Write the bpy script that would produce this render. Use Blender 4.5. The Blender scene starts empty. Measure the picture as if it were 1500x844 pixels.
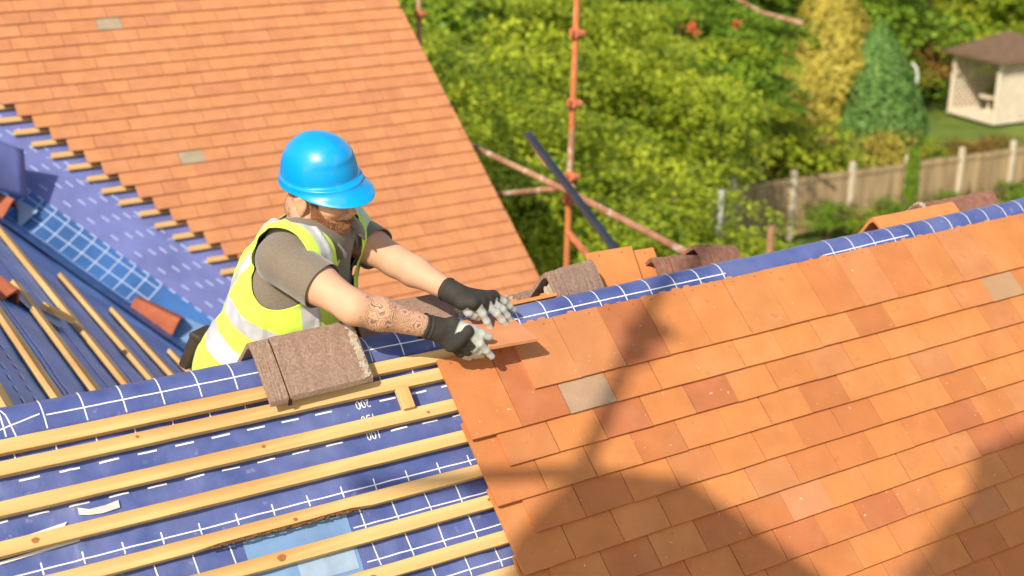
import bpy, bmesh, math, random
import numpy as np
from mathutils import Vector, Matrix, noise as mnoise
random.seed(7); rng = np.random.default_rng(7)
R = math.radians
sc = bpy.context.scene
COL = sc.collection

# ------------------------------------------------------------------ camera, sky, sun, exposure
YAW, PIT, ROLL, FPX = -0.54817104, 0.34896739, 0.00431519, 1943.763
cam_d = bpy.data.cameras.new('camera'); cam = bpy.data.objects.new('camera', cam_d); COL.objects.link(cam)
cam.location = (-1.91394, -3.00343, 1.60915)
hf = Vector((-math.sin(YAW), math.cos(YAW), 0)); rt = Vector((math.cos(YAW), math.sin(YAW), 0))
fw = hf * math.cos(PIT) - Vector((0, 0, 1)) * math.sin(PIT); up = rt.cross(fw)
r2 = rt * math.cos(ROLL) + up * math.sin(ROLL); u2 = -rt * math.sin(ROLL) + up * math.cos(ROLL)
M3 = Matrix((r2, u2, -fw)).transposed()
cam.rotation_euler = M3.to_euler()
cam_d.sensor_width = 36; cam_d.lens = 36 * FPX / 1500.0
cam_d.clip_start = 0.05; cam_d.clip_end = 600
cam_d.dof.use_dof = True; cam_d.dof.focus_distance = 3.75; cam_d.dof.aperture_fstop = 2.6
sc.camera = cam
SUN = Vector((-0.62, -0.427, 0.6585)).normalized()
w = bpy.data.worlds.new('World'); sc.world = w; w.use_nodes = True
nt = w.node_tree; bg = nt.nodes['Background']
sky = nt.nodes.new('ShaderNodeTexSky'); sky.sky_type = 'NISHITA'; sky.sun_disc = False
sky.sun_elevation = math.asin(SUN.z); sky.sun_rotation = math.atan2(SUN.x, SUN.y)
wm = nt.nodes.new('ShaderNodeMix'); wm.data_type = 'RGBA'; wm.blend_type = 'MULTIPLY'; wm.inputs[0].default_value = 1; wm.inputs[7].default_value = (1.25, 1.02, 0.82, 1)
nt.links.new(sky.outputs[0], wm.inputs[6]); nt.links.new(wm.outputs[2], bg.inputs[0]); bg.inputs[1].default_value = 0.15
sd = bpy.data.lights.new('sun', 'SUN'); so = bpy.data.objects.new('sun', sd); COL.objects.link(so)
sd.energy = 4.1; sd.angle = R(0.55); sd.color = (1.0, 0.89, 0.73)
so.rotation_euler = SUN.to_track_quat('Z', 'Y').to_euler(); so.location = SUN * 20
sc.view_settings.view_transform = 'Standard'; sc.view_settings.look = 'None'
sc.view_settings.gamma = 1; sc.view_settings.use_curve_mapping = False
sc.view_settings.exposure = 0.36
sc.cycles.max_bounces = 6; sc.cycles.transparent_max_bounces = 6
sc.cycles.use_denoising = True

# ------------------------------------------------------------------ materials
def nodes_of(name):
    m = bpy.data.materials.new(name); m.use_nodes = True
    return m, m.node_tree, m.node_tree.nodes['Principled BSDF']
def rgb(c): return (c[0], c[1], c[2], 1)
def mat(name, base, rough=0.7, var=0.15, vscale=8, bump=0.0, bscale=60, attr=None, dark=None, stretch=None, spec=0.35, coat=0, sheen=0, detail=4, thr=(0.3, 0.7), speck=None):
    m, t, p = nodes_of(name); N, L = t.nodes, t.links
    tc = N.new('ShaderNodeTexCoord'); mp = N.new('ShaderNodeMapping'); L.new(tc.outputs['Object'], mp.inputs[0])
    if stretch: mp.inputs['Scale'].default_value = stretch
    nz = N.new('ShaderNodeTexNoise'); nz.inputs['Scale'].default_value = vscale; nz.inputs['Detail'].default_value = detail
    L.new(mp.outputs[0], nz.inputs['Vector'])
    mr = N.new('ShaderNodeMapRange'); mr.inputs[1].default_value = thr[0]; mr.inputs[2].default_value = thr[1]
    L.new(nz.outputs[0], mr.inputs[0])
    mx = N.new('ShaderNodeMix'); mx.data_type = 'RGBA'; L.new(mr.outputs[0], mx.inputs[0])
    lo = dark if dark else tuple(c * (1 - var) for c in base)
    hi = tuple(min(1, c * (1 + var)) for c in base) if not dark else base
    mx.inputs[6].default_value = rgb(lo); mx.inputs[7].default_value = rgb(hi)
    out = mx.outputs[2]
    if attr:
        at = N.new('ShaderNodeAttribute'); at.attribute_name = attr
        mm = N.new('ShaderNodeMix'); mm.data_type = 'RGBA'; mm.blend_type = 'MULTIPLY'; mm.inputs[0].default_value = 1
        L.new(out, mm.inputs[6]); L.new(at.outputs['Color'], mm.inputs[7]); out = mm.outputs[2]
    for (scol, ssc, t0, t1, amt) in (speck or ()):
        sn = N.new('ShaderNodeTexNoise'); sn.inputs['Scale'].default_value = ssc; sn.inputs['Detail'].default_value = 5; L.new(mp.outputs[0], sn.inputs['Vector'])
        sr = N.new('ShaderNodeMapRange'); sr.inputs[1].default_value = t0; sr.inputs[2].default_value = t1; sr.inputs[4].default_value = amt; L.new(sn.outputs[0], sr.inputs[0])
        sm = N.new('ShaderNodeMix'); sm.data_type = 'RGBA'; L.new(sr.outputs[0], sm.inputs[0]); L.new(out, sm.inputs[6]); sm.inputs[7].default_value = rgb(scol); out = sm.outputs[2]
    L.new(out, p.inputs['Base Color'])
    p.inputs['Roughness'].default_value = rough; p.inputs['Specular IOR Level'].default_value = spec
    p.inputs['Coat Weight'].default_value = coat; p.inputs['Sheen Weight'].default_value = sheen
    if bump:
        b = N.new('ShaderNodeTexNoise'); b.inputs['Scale'].default_value = bscale; b.inputs['Detail'].default_value = 6
        L.new(mp.outputs[0], b.inputs['Vector'])
        bp = N.new('ShaderNodeBump'); bp.inputs['Strength'].default_value = 1; bp.inputs['Distance'].default_value = bump
        L.new(b.outputs[0], bp.inputs['Height']); L.new(bp.outputs[0], p.inputs['Normal'])
    return m
MT = {}
MT['tile'] = mat('clay_tile', (0.97, 0.96, 0.95), 0.8, 0.13, 11, 0.0016, 330, attr='tone', spec=0.25, speck=(((0.62, 0.36, 0.22), 9, .52, .74, .14), ((0.80, 0.62, 0.48), 75, .70, .74, .6), ((0.30, 0.12, 0.06), 22, .64, .72, .35)))
MT['tile_loose'] = mat('clay_tile_loose', (0.62, 0.245, 0.082), 0.78, 0.10, 14, 0.0009, 420, spec=0.25)
MT['tile_pale'] = mat('clay_tile_pale', (0.62, 0.26, 0.12), 0.7, 0.10, 14, 0.0009, 420)
MT['hole'] = mat('nail_hole', (0.03, 0.012, 0.008), 0.9)
MT['underlay'] = mat('blue_underlay', (0.112, 0.145, 0.36), 0.42, 0.30, 6, 0.0022, 38, spec=0.5, speck=(((0.22, 0.25, 0.44), 3.5, .50, .72, .40), ((0.40, 0.40, 0.48), 30, .66, .72, .25)), detail=9, dark=(0.055, 0.085, 0.27), thr=(0.33, 0.67))
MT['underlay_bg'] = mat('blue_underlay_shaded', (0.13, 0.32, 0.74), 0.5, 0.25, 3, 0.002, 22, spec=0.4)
MT['valley_shade'] = mat('valley_shade_blue', (0.05, 0.155, 0.42), 0.5, 0.25, 3, 0.002, 22, spec=0.4)  # underlay blue deepened to paint the shade along the valley
MT['lilac'] = mat('lilac_underlay', (0.15, 0.175, 0.42), 0.5, 0.18, 4, 0.002, 25, spec=0.4)
MT['print'] = mat('white_print', (0.78, 0.80, 0.86), 0.6, 0.04)
MT['print_bg'] = mat('shade_dimmed_print', (0.42, 0.53, 0.78), 0.6, 0.04)  # white print with shade mixed into its colour
MT['patch'] = mat('pale_blue_sheet', (0.17, 0.30, 0.52), 0.5, 0.12, 6, 0.001, 40)
MT['patch2'] = mat('paler_blue_sheet', (0.31, 0.42, 0.57), 0.5, 0.10, 6, 0.001, 60)
MT['scrap'] = mat('white_fleece', (0.72, 0.72, 0.68), 0.8, 0.08)
MT['wood'] = mat('batten_wood', (0.71, 0.465, 0.20), 0.78, 0.2, 34, 0.0008, 90, dark=(0.50, 0.285, 0.10), stretch=(0.045, 1, 1), detail=9, thr=(0.33, 0.62))
MT['knot'] = mat('wood_knot', (0.33, 0.13, 0.045), 0.6, 0.3, 200)
MT['bark'] = mat('batten_bark', (0.16, 0.08, 0.035), 0.9, 0.5, 90, 0.003, 200)
MT['oldridge'] = mat('weathered_ridge_tile', (0.39, 0.275, 0.205), 0.9, 0.3, 150, 0.0016, 420, speck=(((0.24, 0.15, 0.12), 12, .45, .70, .55), ((0.42, 0.36, 0.27), 22, .60, .72, .5)), dark=(0.22, 0.14, 0.108), detail=15, thr=(0.30, 0.72))
MT['oldridge_inner'] = mat('ridge_tile_inside', (0.30, 0.10, 0.06), 0.9, 0.2, 30, 0.001, 100)
MT['mortar'] = mat('old_mortar', (0.55, 0.50, 0.40), 0.95, 0.3, 60, 0.004, 90, dark=(0.33, 0.27, 0.2))
MT['redridge'] = mat('red_ridge_tile', (0.42, 0.12, 0.055), 0.75, 0.2, 12, 0.0015, 120)
MT['brown'] = mat('brown_clay', (0.30, 0.15, 0.10), 0.9, 0.3, 40, 0.002, 160, dark=(0.18, 0.085, 0.06))
MT['brick'] = mat('brick_wall', (0.33, 0.16, 0.10), 0.9, 0.2, 6, 0.003, 60)
MT['white_wood'] = mat('white_painted_board', (0.75, 0.73, 0.68), 0.6, 0.08)
MT['scaf'] = mat('rusty_scaffold_tube', (0.52, 0.30, 0.17), 0.6, 0.3, 6, 0.001, 60, speck=(((0.62, 0.55, 0.46), 9, .58, .66, .8),), dark=(0.25, 0.11, 0.06))
MT['scaf_orange'] = mat('orange_painted_tube', (0.62, 0.25, 0.06), 0.55, 0.3, 5, 0.001, 60, speck=(((0.50, 0.36, 0.24), 7, .56, .66, .8), ((0.20, 0.08, 0.05), 16, .62, .68, .6)), dark=(0.45, 0.14, 0.05))
MT['coupler'] = mat('rusty_coupler', (0.48, 0.16, 0.07), 0.7, 0.3, 20, 0.002, 60)
MT['black'] = mat('black_plastic', (0.035, 0.05, 0.075), 0.35, 0.2, 10)
MT['hivis'] = mat('fluorescent_yellow_fabric', (0.64, 0.88, 0.09), 0.75, 0.05, 30, 0.0010, 420, sheen=0.3, speck=(((0.42, 0.47, 0.11), 9, .58, .75, .35),))
MT['silver'] = mat('reflective_tape', (0.55, 0.56, 0.58), 0.42, 0.06, 60, 0.0005, 300, spec=0.6)
MT['shirt'] = mat('heather_grey_knit', (0.25, 0.205, 0.155), 0.95, 0.3, 450, 0.0006, 900, dark=(0.14, 0.115, 0.09), sheen=0.4)
MT['trousers'] = mat('dark_work_trousers', (0.06, 0.06, 0.065), 0.9, 0.2, 40, 0.001, 200)
MT['boot'] = mat('brown_leather', (0.10, 0.05, 0.03), 0.6, 0.2, 30)
MT['belt'] = mat('dark_leather', (0.05, 0.035, 0.025), 0.6, 0.2, 30)
MT['glove'] = mat('work_glove', (1, 1, 1), 0.75, 0.12, 200, 0.0009, 380, attr='tone')
MT['helmet'] = mat('blue_hard_plastic', (0.0, 0.32, 0.78), 0.33, 0.05, 5, 0.0004, 30, spec=0.5, coat=0.2, speck=(((0.16, 0.40, 0.68), 14, .56, .74, .35), ((0.42, 0.52, 0.60), 60, .72, .76, .5)))
MT['hair'] = mat('ginger_hair', (0.30, 0.115, 0.035), 0.6, 0.35, 120, 0.001, 300)
MT['cream'] = mat('cream_painted_timber', (0.74, 0.65, 0.51), 0.7, 0.08, 4)
MT['felt'] = mat('brown_roof_felt', (0.15, 0.095, 0.06), 0.95, 0.15, 5)
MT['fence'] = mat('weathered_fence_board', (0.36, 0.265, 0.15), 0.9, 0.35, 5, 0.004, 20, stretch=(1, 1, 0.1))
MT['post'] = mat('pale_concrete_post', (0.60, 0.53, 0.41), 0.9, 0.1, 6)
MT['bark_tree'] = mat('tree_bark', (0.13, 0.085, 0.05), 0.95, 0.35, 9, 0.02, 12)
MT['lawn'] = mat('lawn_grass', (0.16, 0.22, 0.030), 0.95, 0.3, 1.3, 0.02, 20, dark=(0.09, 0.15, 0.02), detail=9)
MT['red_flower'] = mat('red_blossom', (0.55, 0.13, 0.05), 0.7, 0.2)
MT['caster'] = mat('grey_shadow_sheet', (0.25, 0.27, 0.28), 0.8, 0.1)  # for the added sheets that cast the roof shadows
MT['white'] = mat('white_paint', (0.8, 0.8, 0.78), 0.5, 0.05)
MT['grey_metal'] = mat('galvanised_steel', (0.45, 0.46, 0.45), 0.5, 0.1)

def leafmat(name, c1, c2, trans=0.35):
    m, t, p = nodes_of(name); N, L = t.nodes, t.links
    at = N.new('ShaderNodeAttribute'); at.attribute_name = 'tone'
    mx = N.new('ShaderNodeMix'); mx.data_type = 'RGBA'; mx.inputs[6].default_value = rgb(c1); mx.inputs[7].default_value = rgb(c2)
    L.new(at.outputs['Fac'], mx.inputs[0]); L.new(mx.outputs[2], p.inputs['Base Color'])
    p.inputs['Roughness'].default_value = 0.55; p.inputs['Specular IOR Level'].default_value = 0.3
    tr = N.new('ShaderNodeBsdfTranslucent'); L.new(mx.outputs[2], tr.inputs[0])
    ms = N.new('ShaderNodeMixShader'); ms.inputs[0].default_value = trans
    L.new(p.outputs[0], ms.inputs[1]); L.new(tr.outputs[0], ms.inputs[2])
    L.new(ms.outputs[0], t.nodes['Material Output'].inputs[0]); return m
MT['leaf'] = leafmat('leaf_yellow_green', (0.065, 0.15, 0.012), (0.60, 0.68, 0.045), .42)
MT['leaf_dark'] = leafmat('leaf_green', (0.05, 0.13, 0.01), (0.32, 0.48, 0.035))
MT['leaf_gold'] = leafmat('leaf_golden', (0.28, 0.26, 0.03), (0.72, 0.60, 0.11))
MT['leaf_conifer'] = leafmat('leaf_conifer', (0.055, 0.15, 0.03), (0.24, 0.42, 0.10), 0.2)
MT['leaf_russet'] = leafmat('leaf_russet', (0.16, 0.10, 0.02), (0.42, 0.26, 0.05))

# skin with tattoo on the forearm
def skin_mat():
    m, t, p = nodes_of('skin'); N, L = t.nodes, t.links
    tc = N.new('ShaderNodeTexCoord')
    nz = N.new('ShaderNodeTexNoise'); nz.inputs['Scale'].default_value = 25; nz.inputs['Detail'].default_value = 5; L.new(tc.outputs['Object'], nz.inputs['Vector'])
    mx = N.new('ShaderNodeMix'); mx.data_type = 'RGBA'; L.new(nz.outputs[0], mx.inputs[0])
    mx.inputs[6].default_value = (0.60, 0.32, 0.20, 1); mx.inputs[7].default_value = (0.72, 0.43, 0.29, 1)
    at = N.new('ShaderNodeAttribute'); at.attribute_name = 'tone'
    mm = N.new('ShaderNodeMix'); mm.data_type = 'RGBA'; mm.blend_type = 'MULTIPLY'; mm.inputs[0].default_value = 1
    L.new(mx.outputs[2], mm.inputs[6]); L.new(at.outputs['Color'], mm.inputs[7])
    # ink: warped rings and scrolls
    w1 = N.new('ShaderNodeTexNoise'); w1.inputs['Scale'].default_value = 22; L.new(tc.outputs['Object'], w1.inputs['Vector'])
    vm = N.new('ShaderNodeVectorMath'); vm.operation = 'SCALE'; vm.inputs[3].default_value = 0.055; L.new(w1.outputs['Color'], vm.inputs[0])
    va = N.new('ShaderNodeVectorMath'); L.new(tc.outputs['Object'], va.inputs[0]); L.new(vm.outputs[0], va.inputs[1])
    vo = N.new('ShaderNodeTexVoronoi'); vo.inputs['Scale'].default_value = 19; L.new(va.outputs[0], vo.inputs['Vector'])
    sn_ = N.new('ShaderNodeMath'); sn_.operation = 'MULTIPLY'; sn_.inputs[1].default_value = 55; L.new(vo.outputs['Distance'], sn_.inputs[0])
    si = N.new('ShaderNodeMath'); si.operation = 'SINE'; L.new(sn_.outputs[0], si.inputs[0])
    r1 = N.new('ShaderNodeMapRange'); r1.inputs[1].default_value = 0.1; r1.inputs[2].default_value = 0.8; L.new(si.outputs[0], r1.inputs[0])
    ta = N.new('ShaderNodeAttribute'); ta.attribute_name = 'ink'
    ml = N.new('ShaderNodeMath'); ml.operation = 'MULTIPLY'; n3 = N.new('ShaderNodeTexNoise'); n3.inputs['Scale'].default_value = 34; n3.inputs['Detail'].default_value = 3; L.new(tc.outputs['Object'], n3.inputs['Vector'])
    r3 = N.new('ShaderNodeMapRange'); r3.inputs[1].default_value = 0.30; r3.inputs[2].default_value = 0.50; L.new(n3.outputs[0], r3.inputs[0])
    mk = N.new('ShaderNodeMath'); mk.operation = 'MULTIPLY'; L.new(r1.outputs[0], mk.inputs[0]); L.new(r3.outputs[0], mk.inputs[1])
    L.new(mk.outputs[0], ml.inputs[0]); L.new(ta.outputs['Fac'], ml.inputs[1])
    bp = N.new('ShaderNodeBump'); bp.inputs['Distance'].default_value = 0.0008; b2 = N.new('ShaderNodeTexNoise'); b2.inputs['Scale'].default_value = 260; L.new(tc.outputs['Object'], b2.inputs['Vector']); L.new(b2.outputs[0], bp.inputs['Height']); L.new(bp.outputs[0], p.inputs['Normal'])
    m2 = N.new('ShaderNodeMix'); m2.data_type = 'RGBA'; L.new(ml.outputs[0], m2.inputs[0]); L.new(mm.outputs[2], m2.inputs[6]); m2.inputs[7].default_value = (0.17, 0.125, 0.10, 1)
    L.new(m2.outputs[2], p.inputs['Base Color']); p.inputs['Roughness'].default_value = 0.62; p.inputs['Specular IOR Level'].default_value = 0.3
    p.inputs['Subsurface Weight'].default_value = 0.12; p.inputs['Subsurface Radius'].default_value = (0.02, 0.008, 0.004); p.inputs['Subsurface Scale'].default_value = 0.5
    return m
MT['skin'] = skin_mat()

# ------------------------------------------------------------------ object helpers
def tag(o, label=None, cat=None, group=None, kind=None):
    if label: o['label'] = label
    if cat: o['category'] = cat
    if group: o['group'] = group
    if kind: o['kind'] = kind
    return o
def put(o, parent=None):
    COL.objects.link(o)
    if parent is not None: o.parent = parent
    return o
def setmesh(name, V, F, mats, smooth=False, midx=None, tone=None, ink=None):
    """V (n,3) array, F (m,4)/(m,3) int array or list of tuples"""
    me = bpy.data.meshes.new(name)
    V = np.asarray(V, dtype=np.float32)
    if isinstance(F, np.ndarray):
        n, k = F.shape
        me.vertices.add(len(V)); me.vertices.foreach_set('co', V.ravel())
        me.loops.add(n * k); me.loops.foreach_set('vertex_index', F.astype(np.int32).ravel())
        me.polygons.add(n); me.polygons.foreach_set('loop_start', np.arange(0, n * k, k, dtype=np.int32))
        me.update(calc_edges=True); me.validate()
    else:
        me.from_pydata([tuple(map(float, v)) for v in V], [], F); me.update()
    for m in (mats if isinstance(mats, (list, tuple)) else [mats]): me.materials.append(MT[m])
    if midx is not None: me.polygons.foreach_set('material_index', np.asarray(midx, dtype=np.int32))
    if smooth: me.polygons.foreach_set('use_smooth', np.ones(len(me.polygons), dtype=bool))
    if tone is not None:
        tone = np.asarray(tone, dtype=np.float32)
        if len(tone) == len(V):
            a = me.color_attributes.new('tone', 'FLOAT_COLOR', 'POINT'); T = np.ones((len(V), 4), np.float32); T[:, :3] = tone.reshape(len(V), -1)
            a.data.foreach_set('color', T.ravel())
    if ink is not None:
        a = me.attributes.new('ink', 'FLOAT', 'POINT'); a.data.foreach_set('value', np.asarray(ink, dtype=np.float32))
    return me
def mobj(name, V, F, mats, parent=None, **k):
    loc = k.pop('loc', None)
    o = bpy.data.objects.new(name, setmesh(name, V, F, mats, **k))
    if loc is not None: o.location = loc
    return put(o, parent)
def empty(name, loc=(0, 0, 0), rz=0):
    o = bpy.data.objects.new(name, None); o.location = loc; o.rotation_euler.z = rz; o.empty_display_size = 0.1
    return put(o)
def adopt(o, parent):
    """parent while keeping world placement"""
    o.parent = parent; o.matrix_parent_inverse = parent.matrix_basis.inverted(); return o
def bevel(o, wd=0.0015, seg=1, ang=30):
    b = o.modifiers.new('bevel', 'BEVEL'); b.width = wd; b.segments = seg; b.limit_method = 'ANGLE'; b.angle_limit = R(ang); return o
class MB:
    def __init__(s): s.V = []; s.F = []; s.M = []; s.T = []
    def quadbox(s, P, m=0, tone=None):
        """8 points: bottom 4 (ccw) then top 4"""
        i = len(s.V); s.V += [tuple(p) for p in P]
        for f in ((0, 3, 2, 1), (4, 5, 6, 7), (0, 1, 5, 4), (1, 2, 6, 5), (2, 3, 7, 6), (3, 0, 4, 7)):
            s.F.append(tuple(i + k for k in f)); s.M.append(m)
        s.T += [tone or (1, 1, 1)] * 8
    def box(s, c, d, m=0, rot=None, tone=None):
        c = Vector(c); h = Vector(d) / 2; rot = rot or Matrix.Identity(3); P = []
        for z in (-1, 1):
            for x, y in ((-1, -1), (1, -1), (1, 1), (-1, 1)): P.append(c + rot @ Vector((x * h.x, y * h.y, z * h.z)))
        s.quadbox(P, m, tone)
    def tube(s, a, b, ra, rb=None, n=12, m=0, cap=True, tone=None):
        a, b = Vector(a), Vector(b); rb = ra if rb is None else rb; d = (b - a).normalized()
        x = d.orthogonal().normalized(); y = d.cross(x); i = len(s.V)
        for p, r in ((a, ra), (b, rb)):
            for k in range(n):
                t = 2 * math.pi * k / n; s.V.append(tuple(p + x * r * math.cos(t) + y * r * math.sin(t)))
        for k in range(n): s.F.append((i + k, i + (k + 1) % n, i + n + (k + 1) % n, i + n + k)); s.M.append(m)
        if cap: s.F.append(tuple(i + k for k in range(n))[::-1]); s.F.append(tuple(i + n + k for k in range(n))); s.M += [m, m]
        s.T += [tone or (1, 1, 1)] * (2 * n)
    def poly(s, P, m=0, tone=None):
        i = len(s.V); s.V += [tuple(p) for p in P]; s.F.append(tuple(range(i, i + len(P)))); s.M.append(m); s.T += [tone or (1, 1, 1)] * len(P)
    def build(s, name, mats, parent=None, smooth=False, bev=0, tone=False, origin=None):
        V = np.array(s.V, dtype=float)
        o = mobj(name, V if origin is None else V - np.array(origin), s.F, mats, parent, midx=s.M, smooth=smooth, tone=s.T if tone else None, loc=origin)
        if bev: bevel(o, bev)
        return o

# value noise for numpy points
_P = rng.permutation(512)
_G = rng.random(512)
def vnoise(P, scale, seed=0):
    Q = np.asarray(P, dtype=float) * scale + seed * 17.3; I = np.floor(Q).astype(int); f = Q - I; f = f * f * (3 - 2 * f); out = 0
    for dx in (0, 1):
        for dy in (0, 1):
            for dz in (0, 1):
                h = _G[_P[(_P[(_P[(I[:, 0] + dx) & 511] + I[:, 1] + dy) & 511] + I[:, 2] + dz) & 511]]
                out = out + h * (f[:, 0] if dx else 1 - f[:, 0]) * (f[:, 1] if dy else 1 - f[:, 1]) * (f[:, 2] if dz else 1 - f[:, 2])
    return out * 2 - 1
def fbm(P, scale, seed=0, oc=4):
    o = 0; a = 1
    for k in range(oc): o = o + a * vnoise(P, scale * 2 ** k, seed + k); a *= .5
    return o

# ------------------------------------------------------------------ roof geometry (metres)
RP = 0.79333652; CU, SU = math.cos(RP), math.sin(RP)     # near and far main slopes, 45.5 degrees
G = 0.101; TW = 0.1675                                   # gauge, tile module
def slant(x): return 0.0162 * max(0.0, -0.25 - max(x, -1.75))        # the ridge was set a little out of true
def FP(x, s, n): return Vector((x, s * CU - n * SU, s * SU + n * CU))
def FPa(x, s, n): return np.stack([x, s * CU - n * SU, s * SU + n * CU], -1)
B0 = Vector((-0.10410, 5.59176, -0.40829))
def BP(x, s, n): return Vector((x, B0.y + s * CU - n * SU, B0.z + s * SU + n * CU))
CT = math.tan(R(42.3)); CC, CS = math.cos(R(42.3)), math.sin(R(42.3))
def CPt(x, y, n=0): return Vector((x + n * CS, y, -0.215 - (x + 1.145) * CT + n * CC))
def verge(y): return float(2.879 - .1235 * (y - 4.52))

house = empty('house', (0.6, 3.0, -8.0))
tag(house, 'orange clay tiled house roof being retiled over blue underlay and timber battens', 'house')

# ---- near slope underlay, one sheet over the ridge roll and down the back
RR, RS, RN = 0.052, 0.25, -0.055
def memprof(t, x):
    """arc parameter t: distance up the slope; past RS it turns over the roll, then down the back"""
    arc = RR * math.pi / 2
    if t <= RS:
        nb = -0.071 + 0.016 * min(1, max(0, (t - 0.15) / 0.08)) ** 1
        return t, nb, (0.0, 1.0)
    if t <= RS + arc:
        a = (t - RS) / RR
        return RS + RR * math.sin(a), RN - RR + RR * math.cos(a), (math.sin(a), math.cos(a))
    return RS + RR, RN - RR - (t - RS - arc), (1.0, 0.0)
def mem(x, t, off=0.0):
    s, n, (ns, nn) = memprof(t, x)
    k = 1.0
    wob = 0.0055 * mnoise.noise(Vector((x * 4, t * 9, 1))) + 0.004 * max(0, 1 - abs(mnoise.noise(Vector((x * 5 + t * 3.5, t * 4 - x * 2.5, 6)))) * 6) + 0.003 * mnoise.noise(Vector((x * 13 + t * 9, t * 16, 4))) + 0.0014 * mnoise.noise(Vector((x * 30, t * 45, 9)))
    cr = 0.004 * max(0, 1 - abs(x - (-1.315) - 0.12 * t) / 0.012) if t < 0.12 else 0
    wob = wob * (0.45 if t > 0.2 else 1.0) - (0.0048 if t < 0.2 else 0) + cr
    d = wob + off
    return FP(x, s + slant(x) + ns * d, n + nn * d)
def sheet(fn, xs, ts, name, mats, parent, smooth=True, thick=0):
    V = [fn(x, t) for t in ts for x in xs]; nx = len(xs)
    F = [(j * nx + i, j * nx + i + 1, (j + 1) * nx + i + 1, (j + 1) * nx + i) for j in range(len(ts) - 1) for i in range(nx - 1)]
    return V, F
LT = RS + RR * math.pi / 2
xs = list(np.arange(-3.1, -1.75, .05)) + list(np.arange(-1.72, 0.02, 0.0135)) + list(np.arange(0.03, 4.0, 0.05))
ts = list(np.arange(-1.9, -0.62, 0.05)) + list(np.arange(-0.6, 0.2, 0.0135)) + list(np.arange(0.205, LT + .03, 0.008)) + list(np.arange(LT + .06, LT + 4.1, 0.12))
V, F = sheet(mem, xs, ts, '', None, None)
mb = MB(); mb.V = V; mb.F = F; mb.M = [0] * len(F)
def path(fn, pts, width, m=1, step=0.012, off=0.0016, mb=mb, taper=False):
    """printed line that lies on the sheet fn"""
    P = []
    for (a, b) in zip(pts[:-1], pts[1:]):
        n = max(1, int(math.hypot(b[0] - a[0], b[1] - a[1]) / step))
        for k in range(n + (1 if b == pts[-1] else 0)): P.append((a[0] + (b[0] - a[0]) * k / n, a[1] + (b[1] - a[1]) * k / n))
    i0 = len(mb.V)
    for k, q in enumerate(P):
        a = P[max(0, k - 1)]; b = P[min(len(P) - 1, k + 1)]; dx, dy = b[0] - a[0], b[1] - a[1]; l = math.hypot(dx, dy) or 1
        ox, oy = -dy / l * width / 2, dx / l * width / 2
        mb.V.append(fn(q[0] - ox, q[1] - oy, off)); mb.V.append(fn(q[0] + ox, q[1] + oy, off))
        if k: mb.F.append((i0 + 2 * k - 2, i0 + 2 * k, i0 + 2 * k + 1, i0 + 2 * k - 1)); mb.M.append(m)
vs = lambda v: -v * G
x0 = -1.36
t1 = vs(-2.41)
path(mem, [(-1.33, t1), (0.885, t1)], 0.0036)
path(mem, [(1.32, t1 - .012), (1.75, t1 - .006)], 0.0036)
path(mem, [(-1.47, t1 - .02), (-1.345, t1 + .006)], 0.0036)
for k in range(-1, 23):
    x = -1.335 + 0.1005 * k
    if 0.885 < x < 1.32: continue
    path(mem, [(x, t1 - .035 if x < -.3 else t1 - .03), (x - .004, t1 + 0.075)], 0.0035)
for k in range(0, 14):
    x = 1.375 + 0.1005 * k
    path(mem, [(x, t1 - .04), (x - .004, t1 + 0.075)], 0.0035)
path(mem, [(-1.41, t1 - .05), (-1.425, t1 + .02), (-1.445, t1 + .06)], 0.0036)
t2 = vs(-1.43)
path(mem, [(-1.6, t2), (-0.1, t2)], 0.0036)
for k in range(-2, 13):
    x = -1.325 + 0.1005 * k; path(mem, [(x, t2), (x, t2 + .058)], 0.0036)
td = [vs(-0.93), vs(-0.47), vs(-0.0)]
for j, t in enumerate(td):
    for k in range(-2, 14):
        x = -1.43 + 0.0985 * k
        if abs(x + 0.025 + 0.495) < 0.055 and j != 1: continue
        if abs(x + 0.025 + 0.50) < 0.06 and j == 1: continue
        path(mem, [(x, t), (x + 0.05, t)], 0.0048)
t3 = vs(1.38)
path(mem, [(-1.6, t3), (-0.05, t3)], 0.0036)
for k in range(-2, 15):
    x = -1.43 + 0.0985 * k; path(mem, [(x, t3 - .014), (x, t3 + .018)], 0.0036)
for vv, sx, a, b in ((2.38, -0.645, .012, .058), (3.36, -0.64, .018, .058), (4.32, -0.60, .018, .058), (2.55, -1.6, .012, .058)):
    ex = -0.05 if sx > -1 else -0.95
    t = vs(vv); path(mem, [(sx, t), (ex, t)], 0.0036)
    k = 0
    while sx + 0.035 + k * 0.0985 < ex:
        x = sx + 0.035 + k * 0.0985; path(mem, [(x, t - a), (x - .003, t + b)], 0.0036); k += 1
# figures 200 / 150 / 100, read from the other side of the ridge
def text_on(fn, s, cx, ct, size, mb, m=1, flip=True):
    cu = bpy.data.curves.new('t', 'FONT'); cu.body = s; cu.size = size; cu.align_x = 'CENTER'; cu.align_y = 'CENTER'; cu.resolution_u = 3
    ob = bpy.data.objects.new('t', cu); COL.objects.link(ob); dg = bpy.context.evaluated_depsgraph_get()
    me = bpy.data.meshes.new_from_object(ob.evaluated_get(dg)); i0 = len(mb.V); sg = -1 if flip else 1
    for v in me.vertices: mb.V.append(fn(cx + sg * v.co.x * .82, ct + sg * v.co.y, 0.0018))
    for p in me.polygons: mb.F.append(tuple(i0 + k for k in p.vertices)); mb.M.append(m)
    bpy.data.objects.remove(ob); bpy.data.curves.remove(cu); bpy.data.meshes.remove(me)
for s, j in (('200', 0), ('150', 1), ('100', 2)): text_on(mem, s, -0.497, td[j] + .002, 0.036, mb)
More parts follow.
